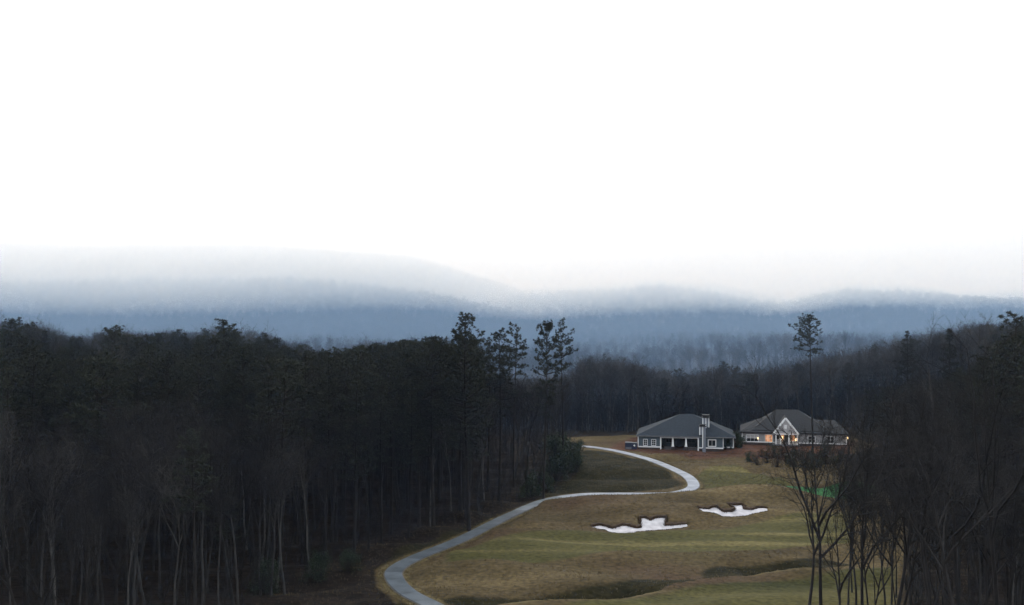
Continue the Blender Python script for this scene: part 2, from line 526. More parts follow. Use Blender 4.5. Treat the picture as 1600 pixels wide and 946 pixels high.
def ground_material():
    m, t, b = new_mat("turf")
    N, L = t.nodes.new, t.links.new
    tc = N("ShaderNodeTexCoord")
    def noise(scale, st=(1, 1, 1), rot=0.0, det=5.0):
        mp = N("ShaderNodeMapping"); mp.inputs["Scale"].default_value = st; mp.inputs["Rotation"].default_value = (0, 0, rot)
        n = N("ShaderNodeTexNoise"); n.inputs["Scale"].default_value = scale; n.inputs["Detail"].default_value = det
        L(tc.outputs["Object"], mp.inputs[0]); L(mp.outputs[0], n.inputs["Vector"])
        return n.outputs["Fac"]
    def ramp(f, a, c, lo=0.3, hi=0.7):
        r = N("ShaderNodeValToRGB")
        r.color_ramp.elements[0].position = lo; r.color_ramp.elements[1].position = hi
        r.color_ramp.elements[0].color = (*a, 1); r.color_ramp.elements[1].color = (*c, 1)
        L(f, r.inputs[0]); return r.outputs[0]
    def mix(f, a, c):
        x = N("ShaderNodeMix"); x.data_type = 'RGBA'
        L(f, x.inputs[0]); L(a, x.inputs[6]); L(c, x.inputs[7]); return x.outputs[2]
    def attr(n):
        a = N("ShaderNodeAttribute"); a.attribute_name = n; return a.outputs["Fac"]
    def ragged(f, amt=0.55, sc=0.35):
        nn = noise(sc, (0.6, 1, 1), 0.1, 6)
        s = N("ShaderNodeMath"); s.operation = 'MULTIPLY_ADD'; s.inputs[1].default_value = amt
        o = N("ShaderNodeMath"); o.operation = 'SUBTRACT'; o.inputs[1].default_value = 0.5
        L(nn, o.inputs[0]); L(o.outputs[0], s.inputs[0]); L(f, s.inputs[2])
        mr = N("ShaderNodeMapRange"); mr.interpolation_type = 'SMOOTHSTEP'; mr.inputs[1].default_value = 0.25; mr.inputs[2].default_value = 0.75
        L(s.outputs[0], mr.inputs[0]); return mr.outputs[0]
    tan = ramp(noise(0.11, (0.55, 1.4, 1), 0.12), (0.036, 0.027, 0.014), (0.120, 0.090, 0.046))
    red = ramp(noise(0.06, (0.7, 1.3, 1), -0.1), (0.056, 0.034, 0.023), (0.082, 0.066, 0.030))
    rough = mix(ramp(noise(0.045, (0.8, 1.2, 1)), (0, 0, 0), (1, 1, 1), 0.42, 0.62), tan, red)
    olive = ramp(noise(0.05, (0.6, 1.6, 1), 0.1), (0.030, 0.032, 0.011), (0.082, 0.072, 0.028), 0.35, 0.65)
    pale = ramp(noise(0.16, (0.12, 2.2, 1), 0.16), (0.155, 0.128, 0.056), (0.062, 0.057, 0.021), 0.33, 0.5)
    fair = mix(ramp(noise(0.035, (0.5, 1.5, 1), 0.12), (0, 0, 0), (1, 1, 1), 0.40, 0.6), olive, pale)
    col = mix(ragged(attr("fairway")), rough, fair)
    col = mix(ragged(attr("rough_and_shade"), 0.5), col, ramp(noise(0.35, (0.7, 1.2, 1)), (0.008, 0.0085, 0.0035), (0.026, 0.022, 0.010)))  # dark rough grass; on the slope this tone is painted shade
    col = mix(ragged(attr("dirt"), 0.55, 0.12), col, ramp(noise(0.2, (0.4, 1.5, 1)), (0.044, 0.022, 0.015), (0.098, 0.049, 0.032)))
    col = mix(ragged(attr("putting_green"), 0.25), col, ramp(noise(0.3), (0.020, 0.078, 0.028), (0.030, 0.108, 0.040)))
    col = mix(ragged(attr("verge_and_rim_light"), 0.6, 0.8), col, ramp(noise(0.7), (0.06, 0.048, 0.024), (0.14, 0.11, 0.055)))
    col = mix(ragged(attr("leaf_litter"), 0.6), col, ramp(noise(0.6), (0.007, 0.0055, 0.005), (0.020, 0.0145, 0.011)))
    fine = N("ShaderNodeMix"); fine.data_type = 'RGBA'; fine.blend_type = 'MULTIPLY'; fine.inputs[0].default_value = 1.0
    L(col, fine.inputs[6]); L(ramp(noise(2.6, (0.7, 1.2, 1), 0.1, 8), (0.58, 0.58, 0.58), (1.4, 1.38, 1.34)), fine.inputs[7])
    L(fine.outputs[2], b.inputs["Base Color"])
    b.inputs["Roughness"].default_value = 0.95
    b.inputs["Specular IOR Level"].default_value = 0.08
    bp = N("ShaderNodeBump"); bp.inputs["Strength"].default_value = 0.7; bp.inputs["Distance"].default_value = 0.25
    L(noise(1.4, (0.7, 1.2, 1), 0.1, 8), bp.inputs["Height"]); L(bp.outputs[0], b.inputs["Normal"])
    return m
zv = np.maximum(zv, zrim * 0.8)  # highlight on the hollows' near rim, painted with the verge colour
ground = g.obj("ground", ground_material(), None, True)
tag(ground, "rolling dormant golf turf between the woods", None, None, "structure")
for nm, a in (("fairway", zf), ("putting_green", zg), ("dirt", zd), ("rough_and_shade", zr), ("leaf_litter", zw), ("verge_and_rim_light", zv)):
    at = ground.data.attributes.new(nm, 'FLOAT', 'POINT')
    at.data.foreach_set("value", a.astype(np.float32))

# ------------------------------------------------------------------ mountains, low cloud, haze
SLOPES = []
def mountain(name, label, foot, crest, py_of_px, px0, px1, seed, back, pw=0.8):
    """a wooded ridge: rows run from foot to crest and down behind; columns follow bearings"""
    rs = np.random.default_rng(seed)
    cols = np.linspace(px0, px1, 420)
    rows = np.r_[np.linspace(0, 1, 110), np.linspace(1, 1.6, 14)[1:]]
    tx = (cols - 800) / F
    e = (HOR - py_of_px(cols)) / F
    up = np.linspace(0.3, 1, 60)[:, None]
    yy = foot + (crest - foot) * up
    amp = ((e[None] * yy + CAM_H + 14) / (3 * up ** 2 - 2 * up ** 3) ** pw).min(0)     # rise that puts the skyline at bearing e
    V = np.zeros((len(rows), len(cols), 3))
    ph = rs.random(12) * 6.28
    for j, r in enumerate(rows):
        y = foot + (crest - foot) * min(r, 1) + (back - crest) * max(r - 1, 0) / 0.6
        prof = (3 * r * r - 2 * r ** 3) ** pw if r <= 1 else 1 - (r - 1) / 0.6
        z = -14 + amp * prof - 14 * min(1, r * 8)
        x = tx * y
        z = z + prof * (1 - 0.7 * min(r, 1)) * (7 * np.sin(x * 0.012 + ph[0] + y * 0.004) + 4 * np.sin(x * 0.027 + ph[1] - y * 0.009))
        z = z + rs.normal(0, 0.8, len(cols)) * min(1, r * 6)
        V[j, :, 0] = x; V[j, :, 1] = y; V[j, :, 2] = z
    SLOPES.append(V)
    nr, nc = len(rows), len(cols)
    ii = (np.arange(nr - 1)[:, None] * nc + np.arange(nc - 1)[None]).ravel()
    gg = G()
    gg.add(V.reshape(-1, 3), np.stack([ii, ii + 1, ii + 1 + nc, ii + nc], 1))
    return tag(gg.obj(name, M_mount, None, True), label, None, None, "structure")
M_mount = noise_mat("wooded_slope", (0.016, 0.016, 0.014), (0.045, 0.040, 0.035), 0.05, 0.95)
def py_near(px):
    return np.interp(px, [-700, -200, 200, 500, 640, 700, 740, 800, 860, 950, 1060, 1150, 1300], [374, 372, 372, 376, 390, 406, 422, 440, 462, 496, 540, 565, 580])
def py_far(px):
    return np.interp(px, [500, 800, 950, 1030, 1120, 1230, 1330, 1400, 1500, 1650, 2000, 2400], [460, 445, 436, 430, 437, 456, 434, 438, 450, 444, 420, 420])
mountain("wooded_mountain", "dim wooded mountain falling from the left into the valley gap", 650, 2200, py_near, -700, 1200, 3, 2700)
mountain("wooded_mountain", "faint far mountain closing the valley behind the houses", 700, 3200, py_far, 500, 2400, 4, 3800, 0.5)

def cloud():
    xs = np.linspace(-3500, 3500, 91); ys = np.r_[np.linspace(500, 2600, 60), np.linspace(2600, 3850, 9)[1:]]
    X, Y = np.meshgrid(xs, ys)
    y0 = 1000 + 400 * sstep(60, 520, X) + 200 * np.exp(-((X - 20) / 190) ** 2)
    under = 30 + (y0 - Y) * 0.185
    under = 8 + np.logaddexp(0, (under - 8) / 12) * 12
    under = 150 - np.logaddexp(0, (150 - under) / 12) * 12
    under = under + 8 * np.sin(X * 0.006 + 1) * np.sin(Y * 0.005) + 6 * np.sin(X * 0.015 + Y * 0.004) + R.normal(0, 1.0, X.shape)
    over = 256 + 24 * np.sin(X * 0.004) * np.sin(Y * 0.004)
    ny_, nx_ = X.shape
    n = nx_ * ny_
    V = np.vstack([np.stack([X.ravel(), Y.ravel(), under.ravel()], 1), np.stack([X.ravel(), Y.ravel(), over.ravel()], 1)])
    ii = (np.arange(ny_ - 1)[:, None] * nx_ + np.arange(nx_ - 1)[None]).ravel()
    gg = G()
    gg.add(V, np.stack([ii, ii + nx_, ii + nx_ + 1, ii + 1], 1))
    gg.f.append((np.stack([ii, ii + 1, ii + nx_ + 1, ii + nx_], 1) + n, 0))
    def side(idx):
        idx = np.asarray(idx)
        gg.f.append((np.stack([idx[:-1], idx[1:], idx[1:] + n, idx[:-1] + n], 1), 0))
    side(np.arange(nx_)); side(np.arange(ny_) * nx_ + nx_ - 1)
    side((np.arange(nx_) + (ny_ - 1) * nx_)[::-1]); side((np.arange(ny_) * nx_)[::-1])
    o = gg.obj("low_cloud", volume_mat("cloud_vapour", (0.86, 0.94, 1.0), 0.0025, 0.55))
    tag(o, "low white cloud hanging over the mountain tops", None, None, "stuff")
cloud()
g = G()
g.box((-3400, 227, -40), (3400, 960, 66))
tag(g.obj("valley_mist", volume_mat("mist_air", (0.40, 0.63, 1.0), 0.00070, 0.2)), "blue mist lying in the valley beyond the houses", None, None, "stuff")
g = G()
g.box((-3700, -80, float(GZ.min()) - 16), (3700, 4000, 330))
tag(g.obj("haze", volume_mat("haze_air", (0.42, 0.66, 1.0), 0.00006, 0.0)), "thin blue haze filling the valley", None, None, "stuff")

# ------------------------------------------------------------------ cart path of concrete slabs
bed = G()
T = np.gradient(PATH, axis=0); T /= np.linalg.norm(T, axis=1, keepdims=True)
NRM = np.stack([-T[:, 1], T[:, 0]], 1)
HW = 0.92
n = len(PATH)
V = np.concatenate([np.c_[PATH + NRM * (HW + 0.12), PZ - 0.03], np.c_[PATH - NRM * (HW + 0.12), PZ - 0.03],
                    np.c_[PATH + NRM * (HW + 0.12), PZ - 0.3], np.c_[PATH - NRM * (HW + 0.12), PZ - 0.3]])
i = np.arange(n - 1)
bed.add(V, np.vstack([np.stack([i, i + n, i + n + 1, i + 1], 1), np.stack([i, i + 1, i + 1 + 2 * n, i + 2 * n], 1), np.stack([i + n, i + 3 * n, i + 3 * n + 1, i + n + 1], 1)]))
path = tag(bed.obj("cart_path", M_gravelbed), "winding pale concrete cart path", None, None, "structure")
step = 6
for a in range(0, n - 2, step):
    b_ = min(a + step, n - 1)
    k = np.arange(a, b_ + 1)
    p = PATH[k].copy()
    p[0] += T[a] * 0.02; p[-1] -= T[b_] * 0.02
    zz = PZ[k] + 0.045 + random.uniform(-0.008, 0.008)
    m = len(k)
    rows = [np.c_[p + NRM[k] * HW, zz - 0.1], np.c_[p + NRM[k] * HW, zz - 0.015], np.c_[p + NRM[k] * (HW - 0.03), zz], np.c_[p - NRM[k] * (HW - 0.03), zz], np.c_[p - NRM[k] * HW, zz - 0.015], np.c_[p - NRM[k] * HW, zz - 0.1]]
    sg = G()
    j = np.arange(m - 1)
    sg.add(np.concatenate(rows), np.vstack([np.stack([j + r * m, j + (r + 1) * m, j + (r + 1) * m + 1, j + r * m + 1], 1) for r in range(5)]
                                            + [np.array([[0, 5 * m, 4 * m, m], [m, 4 * m, 3 * m, 2 * m], [m - 1, 2 * m - 1, 5 * m - 1, 6 * m - 1], [2 * m - 1, 3 * m - 1, 4 * m - 1, 5 * m - 1]])]))
    sg.obj("slab", M_vignetted if PATH[a, 1] < 141 and a < n / 2 else M_mid if PATH[a, 1] < 153 and a < n / 2 else M_concrete, path)

# ------------------------------------------------------------------ bunkers
def bunker(tg, lg, poly, label):
    P = np.array(poly)
    x0, y0 = P.min(0); x1, y1 = P.max(0)
    c = np.array([(x0 + x1) / 2, (y0 + y1) / 2])
    root = thing("sand_bunker", (c[0], c[1], float(h_full(c[0], c[1]))), label, "bunker", "sand bunkers in the fairway mounds")
    z0 = root.location.z
    nxs, nys = int((x1 - x0) / 0.14), max(10, int((y1 - y0) / 0.09))
    X, Y = np.meshgrid(np.linspace(x0 - 0.1, x1 + 0.1, nxs), np.linspace(y0 - 0.1, y1 + 0.1, nys))
    sdv = poly_sd(X, Y, poly)
    dl, _, _ = seg_dist(X, Y, lg)
    # sand fills the cut: level with the turf at the near edge, 0.25 m under it at the lip
    depth = 0.30 * np.clip(dl / 1.5, 0.04, 1)
    Z = h_mound(X, Y) + 0.05 - depth + 0.03 * np.sin(X * 4 + Y) * np.sin(Y * 5 - X) + R.normal(0, 0.012, X.shape)
    keep = (sdv < 0.03)
    ny_, nx_ = X.shape
    ii = (np.arange(ny_ - 1)[:, None] * nx_ + np.arange(nx_ - 1)[None]).ravel()
    q = np.stack([ii, ii + 1, ii + 1 + nx_, ii + nx_], 1)
    kf = keep.ravel()
    q = q[kf[q].sum(1) >= 3]
    gg = G()
    gg.add(np.stack([X.ravel() - c[0], Y.ravel() - c[1], Z.ravel() - z0], 1), q)
    gg.obj("sand", M_sand, root, True)
    # overhanging lip of long dead grass along the upper edge
    tp = np.array(tg)
    sl = np.r_[0, np.cumsum(np.hypot(*np.diff(tp, axis=0).T))]
    m = int(sl[-1] / 0.02)
    s_ = np.linspace(0, sl[-1], m)
    bx, by = np.interp(s_, sl, tp[:, 0]), np.interp(s_, sl, tp[:, 1])
    bx = bx + R.normal(0, 0.09, m); by = by + R.normal(0.12, 0.14, m)
    bz = h_mound(bx, by) + 0.02
    tipx = bx + R.normal(0, 0.13, m); tipy = by + R.normal(-0.12, 0.14, m); tipz = bz + R.uniform(0.0, 0.20, m) * R.uniform(0.3, 1, m)
    w = 0.035
    V = np.stack([np.stack([bx - w, by, bz - 0.3], 1), np.stack([bx + w, by, bz - 0.3], 1), np.stack([tipx, tipy, tipz], 1)], 1).reshape(-1, 3) - [c[0], c[1], z0]
    gg = G()
    gg.add(V, np.arange(3 * m).reshape(-1, 3))
    # the turf edge itself, hanging over the sand
    k2 = int(sl[-1] / 0.12)
    s2 = np.linspace(0, sl[-1], k2)
    ex, ey = np.interp(s2, sl, tp[:, 0]), np.interp(s2, sl, tp[:, 1])
    hz = h_mound(ex, ey)
    jit = R.normal(0, 0.05, k2)
    ra = np.c_[ex, ey + 0.45, h_mound(ex, ey + 0.45) + 0.06]
    rb = np.c_[ex + jit, ey - 0.02 + jit, hz + 0.07 + R.normal(0, 0.03, k2)]
    rc = np.c_[ex + jit, ey + 0.05 + jit, hz - 0.62]
    gg.add(np.concatenate([ra, rb, rc]) - [c[0], c[1], z0], np.vstack([np.stack([np.arange(k2 - 1) + r * k2, np.arange(1, k2) + r * k2, np.arange(1, k2) + (r + 1) * k2, np.arange(k2 - 1) + (r + 1) * k2], 1) for r in (0, 1)]))
    gg.obj("grass_lip", M_lip, root)
bunker(*BUNK[0], "larger white sand bunker with a tall tongue of sand, nearer the viewer")
bunker(*BUNK[1], "smaller white sand bunker higher on the mound beside the putting green")

# ------------------------------------------------------------------ trees
def unit(v):
    return v / (np.linalg.norm(v) + 1e-9)

def bare_tree_data(seed, h=16.0, r=0.22, fork=0.45, boughs=9, spread=0.75, n2=7, n3=6, n4=4, lean=0.05, twig=0.011, codom=0):
    """trunk polyline and the branch segments of a leafless broadleaf tree"""
    rs = np.random.default_rng(seed)
    P0, P1, R0, R1 = [], [], [], []
    def limb(p, d, L, r0, r1, nseg, wander, up):
        pts, rr = [p], [r0]
        for k in range(nseg):
            d = unit(d + rs.normal(0, wander, 3) + np.array([0, 0, up]))
            p = p + d * L / nseg
            pts.append(p); rr.append(r0 + (r1 - r0) * (k + 1) / nseg)
        return pts, rr
    def put(pts, rr):
        for a in range(len(pts) - 1):
            P0.append(pts[a]); P1.append(pts[a + 1]); R0.append(rr[a]); R1.append(rr[a + 1])
    def at(pts, t):
        s = t * (len(pts) - 1); k = min(int(s), len(pts) - 2); f = s - k
        return pts[k] * (1 - f) + pts[k + 1] * f, unit(pts[k + 1] - pts[k])
    def side(d, ang, az):
        a = unit(np.cross(d, [0.3, 0.9, 0.2])); b = np.cross(d, a)
        return unit(d * math.cos(ang) + (a * math.cos(az) + b * math.sin(az)) * math.sin(ang))
    tp, tr = limb(np.zeros(3), unit(np.array([rs.normal(0, lean), rs.normal(0, lean), 1.0])), h * 0.86, r, r * 0.16, 12, 0.05, 0.06)
    tp[0] = tp[0] - np.array([0, 0, 0.8]); tr[0] = r * 1.5; tr[1] = r * 1.02
    az = rs.random() * 6.28
    for i in range(boughs):
        t = fork + (0.97 - fork) * (i + rs.random() * 0.8) / boughs
        p, d = at(tp, t)
        az += 2.4 + rs.normal(0, 0.4)
        L1 = h * (0.52 - 0.36 * (t - fork) / (1 - fork)) * rs.uniform(0.75, 1.15)
        r1 = max(r * (0.62 - 0.42 * (t - fork) / (1 - fork)) * rs.uniform(0.7, 1.1) * 0.85, 0.028)
        if i < codom:
            L1 *= 1.25; r1 = r * 0.62
        pts, rr = limb(p, side(d, spread * rs.uniform(0.6, 1.15), az), L1, r1, r1 * 0.2, 6, 0.13, 0.10)
        put(pts, rr)
        for j in range(n2):
            t2 = 0.2 + 0.8 * (j + rs.random()) / n2
            q, e = at(pts, min(t2, 0.99))
            L2 = L1 * (0.48 - 0.25 * t2) * rs.uniform(0.7, 1.2)
            r2 = max(r1 * (0.5 - 0.3 * t2), 0.016)
            b2, rr2 = limb(q, side(e, rs.uniform(0.5, 0.95), rs.random() * 6.28), L2, r2, twig, 4, 0.16, 0.08)
            put(b2, rr2)
            for k in range(n3):
                u, f = at(b2, min(0.25 + 0.75 * (k + rs.random()) / n3, 0.99))
                L3 = L2 * rs.uniform(0.3, 0.55)
                b3, rr3 = limb(u, side(f, rs.uniform(0.4, 0.9), rs.random() * 6.28), L3, twig * 1.25, twig * 0.7, 2, 0.18, 0.08)
                put(b3, rr3)
                for l in range(n4):
                    w, gdir = at(b3, rs.uniform(0.2, 0.98))
                    b4, rr4 = limb(w, side(gdir, rs.uniform(0.4, 0.9), rs.random() * 6.28), L3 * rs.uniform(0.35, 0.7), twig * 0.75, twig * 0.4, 1, 0.1, 0.05)
                    put(b4, rr4)
    return np.array(tp), np.array(tr), np.array(P0), np.array(P1), np.array(R0), np.array(R1)

def pine_data(seed, h=23.0, r=0.24, cb=0.5, Lmax=3.2, nb=60, dens=1.0, shape='broad', tufts=7, blade=0.31, lopside=0.0):
    rs = np.random.default_rng(seed)
    n = 14
    tp = np.zeros((n, 3)); tp[:, 2] = np.linspace(-0.8, h, n)
    ph = rs.random(2) * 6.28
    s = np.linspace(0, 1, n)
    tp[:, 0] = h * 0.012 * np.sin(3 * s + ph[0]) - h * 0.012 * math.sin(ph[0]); tp[:, 1] = h * 0.012 * np.sin(3 * s + ph[1]) - h * 0.012 * math.sin(ph[1])
    tr = r * (1 - 0.86 * s); tr[0] *= 1.3
    P0, P1, R0, R1, TC, TD = [], [], [], [], [], []
    az = rs.random() * 6.28
    for i in range(nb):
        t = (i + rs.random()) / nb
        per = 4
        tw = (i // per + 0.5) * per / nb
        t = float(np.clip(tw + rs.normal(0, 0.32) * per / nb, 0.0, 0.995))
        zz = h * (cb + (0.995 - cb) * t)
        az += 1.7 + rs.normal(0, 0.5)
        if shape == 'cone':
            prof = (1 - t) ** 0.75 * 0.95 + 0.10
        elif shape == 'round':
            prof = math.sqrt(max(0.05, 1 - (2 * t - 1) ** 2)) * 0.9 + 0.1
        else:
            prof = (min(1, (t + 0.22) * 2.0)) * (1 - t) ** 0.55 + 0.16
        L = Lmax * prof * rs.uniform(0.55, 1.2)
        L *= 1 + lopside * math.cos(az)
        if rs.random() < 0.12:
            L *= 0.4
        k = zz / h
        base = np.array([np.interp(zz, tp[:, 2], tp[:, 0]), np.interp(zz, tp[:, 2], tp[:, 1]), zz])
        el = rs.normal(-0.02, 0.13) + 0.75 * t ** 2.2
        d = np.array([math.cos(az) * math.cos(el), math.sin(az) * math.cos(el), math.sin(el)])
        p = base
        rb = 0.02 + 0.018 * L
        pts = [p]
        for q in range(4):
            d = unit(d + rs.normal(0, 0.10, 3) + np.array([0, 0, 0.07]))
            pn = p + d * L / 4
            P0.append(p); P1.append(pn); R0.append(rb * (1 - q * 0.22)); R1.append(rb * (1 - (q + 1) * 0.22))
            p = pn; pts.append(p)
        nt_ = max(3, int(tufts * dens * (0.35 + L / Lmax)))
        for q in range(nt_):
            f = rs.uniform(0.28, 1.0)
            s4 = f * 4; kk = min(int(s4), 3)
            c = pts[kk] + (pts[kk + 1] - pts[kk]) * (s4 - kk)
            dd = unit(pts[kk + 1] - pts[kk] + rs.normal(0, 0.75, 3) * np.array([1, 1, 0.28]) + np.array([0, 0, 0.22]))
            ll = rs.uniform(0.12, 0.30) * L * (1.1 - 0.6 * f) + 0.1
            e = c + dd * ll
            P0.append(c); P1.append(e); R0.append(0.014); R1.append(0.008)
            TC.append(e); TD.append(dd)
            if ll > 0.35:
                TC.append(c + dd * ll * 0.55 + rs.normal(0, 0.08, 3)); TD.append(dd)
        TC.append(p); TD.append(d)
    for i in range(rs.integers(4, 10)):           # dead stubs under the crown
        zz = h * cb * rs.uniform(0.45, 1.0)
        a_ = rs.random() * 6.28
        base = np.array([np.interp(zz, tp[:, 2], tp[:, 0]), np.interp(zz, tp[:, 2], tp[:, 1]), zz])
        P0.append(base); P1.append(base + np.array([math.cos(a_), math.sin(a_), rs.normal(-0.1, 0.2)]) * rs.uniform(0.5, 1.8)); R0.append(0.035); R1.append(0.01)
    TC, TD = np.array(TC), np.array(TD)
    nbz = 13
    c = np.repeat(TC, nbz, 0); d0 = np.repeat(TD, nbz, 0)
    dr = d0 * 0.8 + rs.normal(0, 0.66, c.shape) * np.array([1, 1, 0.7]); dr /= np.linalg.norm(dr, axis=1, keepdims=True)
    w = np.cross(dr, rs.normal(0, 1, c.shape)); w /= np.linalg.norm(w, axis=1, keepdims=True)
    ln = blade * rs.uniform(0.65, 1.25, (len(c), 1)); wd = 0.034 * rs.uniform(0.7, 1.3, (len(c), 1))
    LV = np.stack([c - w * wd * 0.6, c + w * wd * 0.6, c + dr * ln * 0.6 + w * wd, c + dr * ln, c + dr * ln * 0.6 - w * wd], 1).reshape(-1, 3)
    return tp, tr, np.array(P0), np.array(P1), np.array(R0), np.array(R1), LV

class TreeKind:
    """meshes shared by every copy: trunk, crown (branches with needles or twigs), and both joined for the far forest"""
    def __init__(s, data, h, bark, pine, twigmat=None):
        s.h, s.pine = h, pine
        tp, tr, P0, P1, R0, R1 = data[:6]
        t = G(); t.tube(tp, tr, 7)
        s.trunk = t.mesh("trunk", bark, True)
        def crown(gg, mb, ml):
            big = R0 > 0.05
            gg.prisms(P0[big], P1[big], R0[big], R1[big], 5, 0 if pine else mb - 1 if mb else 1)
            gg.prisms(P0[~big], P1[~big], R0[~big], R1[~big], 3, mb)
            if pine:
                LV = data[6]
                n_ = len(LV) // 5
                gg.add(LV, (np.arange(n_)[:, None] * 5 + np.arange(5)[None]), ml)
        c_ = G(); crown(c_, 0, 1)
        tm = twigmat or bark
        s.crown = c_.mesh("crown", [tm, M_needle] if pine else [tm, bark])
        j = G(); j.tube(tp, tr, 5); crown(j, 1, 2)
        s.joined = j.mesh("tree", [bark, tm, M_needle] if pine else [bark, tm])
    def place(s, name, x, y, z, h, label, cat, group=None, rz=None, wide=1.0):
        root = thing(name, (x, y, z), label, cat, group, random.uniform(0, 6.28) if rz is None else rz)
        k = h / s.h
        root.scale = (k * wide, k * wide, k)
        link("trunk", s.trunk, root)
        link("crown", s.crown, root)
        return root

PINES = [TreeKind(pine_data(100 + i, 22, 0.22, cb, L, nb, 1.0, sh), 22, M_bark, True)
         for i, (cb, L, nb, sh) in enumerate([(0.50, 3.3, 62, 'broad'), (0.42, 3.0, 72, 'cone'), (0.56, 3.4, 56, 'round'), (0.46, 3.6, 70, 'broad'), (0.60, 2.9, 50, 'broad'), (0.38, 2.8, 74, 'cone'), (0.52, 3.7, 62, 'round')])]
BARES = [TreeKind(bare_tree_data(200 + i, 16, 0.13, fk, bo, sp, 7, 5, 3), 16, M_pale if pale else M_grey, False, M_palet if pale else M_twig)
         for i, (fk, bo, sp, pale) in enumerate([(0.50, 9, 0.55, 0), (0.58, 8, 0.45, 0), (0.42, 10, 0.65, 0), (0.60, 8, 0.45, 1), (0.52, 9, 0.6, 0), (0.6, 9, 0.4, 0), (0.5, 8, 0.7, 1), (0.55, 10, 0.5, 0)])]
NEAR = [TreeKind(bare_tree_data(300 + i, 14, 0.145, fk, bo, sp, 8, 6, 4, ln, 0.0075, cd), 14, M_bark, False, M_twig)
        for i, (fk, bo, sp, ln, cd) in enumerate([(0.5, 8, 0.75, 0.03, 3), (0.38, 9, 0.7, 0.06, 2), (0.45, 8, 0.6, 0.05, 3), (0.55, 9, 0.55, 0.03, 1)])]

sky_px = [-400, 0, 30, 60, 100, 130, 170, 200, 240, 270, 300, 345, 380, 410, 440, 470, 500, 540, 560, 600, 640, 680, 700, 733, 748, 756, 800, 850, 900, 915, 950, 1000, 1060, 1090, 1130, 1170, 1220, 1280, 1330, 1380, 1420, 1450, 1490, 1550, 1600, 2000]
sky_py = [498, 500, 500, 512, 522, 530, 517, 519, 522, 515, 520, 508, 515, 520, 530, 537, 550, 545, 537, 535, 529, 527, 524, 528, 536, 585, 590, 590, 585, 556, 550, 572, 585, 580, 570, 580, 574, 560, 548, 538, 524, 524, 514, 506, 500, 495]

used_p, used_b = 0, 0
taken = []
def ground_z(x, y):
    return float(h_full(np.array([x]), np.array([y]))[0])
def col_of(x, y):
    return 800 + x / y * F
def tall(kind, px, py_top, d, name, label, wide=1.0, rz=None):
    """a tree whose look the photograph singles out"""
    x = (px - 800) / F * d
    z = ground_z(x, d)
    h = CAM_H - (py_top - HOR) / F * d - z
    taken.append((x, d))
    return kind.place(name, x, d, z, h, label, "tree", None, rz, wide)

K_white = TreeKind(pine_data(401, 25, 0.26, 0.34, 4.0, 92, 0.95, 'broad', 10), 25, M_bark, True)
K_narrow = TreeKind(pine_data(402, 24, 0.24, 0.47, 3.3, 66, 0.95, 'round', 10), 24, M_bark, True)
K_flat = TreeKind(pine_data(403, 25, 0.22, 0.68, 3.3, 36, 0.85, 'broad', 9, lopside=0.3), 25, M_bark, True)
K_lone = TreeKind(pine_data(404, 27, 0.22, 0.73, 3.1, 48, 0.8, 'round', 8, 0.30, lopside=-0.25), 27, M_bark, True)
tall(K_white, 733, 497, 128, "pine_tree", "tall full pine standing above the left wood's edge, feathery pointed top")
tall(PINES[0], 779, 522, 150, "pine_tree", "slim pine just right of the tall feathery pine")
tall(K_flat, 803, 511, 162, "pine_tree", "pointed pine between the slim pine and the ragged dark pine", 0.95)
tall(PINES[4], 762, 531, 158, "pine_tree", "thin pine hard against the right side of the tall feathery pine", 0.8)
tall(K_narrow, 849, 509, 152, "pine_tree", "ragged dark pine at the wood's corner with foliage far down its trunk", 0.72)
tall(K_flat, 880, 503, 178, "pine_tree", "thin bare-stemmed pine with a flat layered crown by the upper path end", 0.8, 0.2)
tall(K_lone, 1270, 496, 190, "pine_tree", "lone very tall pine with long bare trunk before the pale house", 1.0, 0.0)
tall(PINES[2], 1060, 579, 262, "pine_tree", "round pine standing behind the blue-grey house roof")
tall(PINES[3], 1130, 567, 268, "pine_tree", "taller dark pine behind the gap between the two houses")
tall(PINES[1], 1417, 519, 210, "pine_tree", "dark pine with spiky tip rising from the right wood's crest")
tall(PINES[5], 1487, 515, 175, "pine_tree", "conical pine on the right wood's skyline beside a pale bare tree")
tall(BARES[6], 1522, 497, 185, "bare_tree", "pale bare tree crown showing above the right wood's skyline")
tall(PINES[0], 1588, 499, 120, "pine_tree", "big bushy pine at the far right edge of the skyline", 1.2)
tall(PINES[3], 345, 503, 205, "pine_tree", "broad domed pine standing proud of the left wood's skyline", 1.3)
tall(PINES[1], 30, 497, 250, "pine_tree", "hazy spired pine at the far left end of the skyline", 1.2)
tall(PINES[2], 178, 515, 190, "pine_tree", "rounded pine on the left skyline between two hazy gaps", 1.1)

near_spec = [(0, 1282, 652, 52, 0.3, "forked bare tree with spreading boughs before the putting green"),
             (3, 1262, 690, 54, 1.2, "slender leaning bare trunk beside the forked tree by the green"),
             (2, 1348, 690, 56, 2.0, "bare tree with several upright stems right of the forked tree"),
             (1, 1392, 640, 62, 2.6, "straight dark bare tree among the right thicket, next past the upright-stemmed one"),
             (3, 1452, 655, 58, 4.0, "thick dark bare trunk in the middle of the right thicket"),
             (0, 1503, 600, 66, 5.1, "tall bare tree with a crooked broken top in the right thicket"),
             (2, 1560, 585, 60, 0.9, "pale-twigged bare tree close to the right frame edge"),
             (1, 1310, 770, 50, 3.3, "low shrubby bare sapling between the forked tree and the upright stems"),
             (1, 66, 800, 58, 1.0, "bare tree forking low at the bottom left corner"),
             (2, 130, 810, 62, 4.2, "crooked bare tree right of the low-forking corner tree")]
for k, px, py, d, rz, lab in near_spec:
    o = tall(NEAR[k], px, py, d, "bare_tree", lab, 0.95, rz)

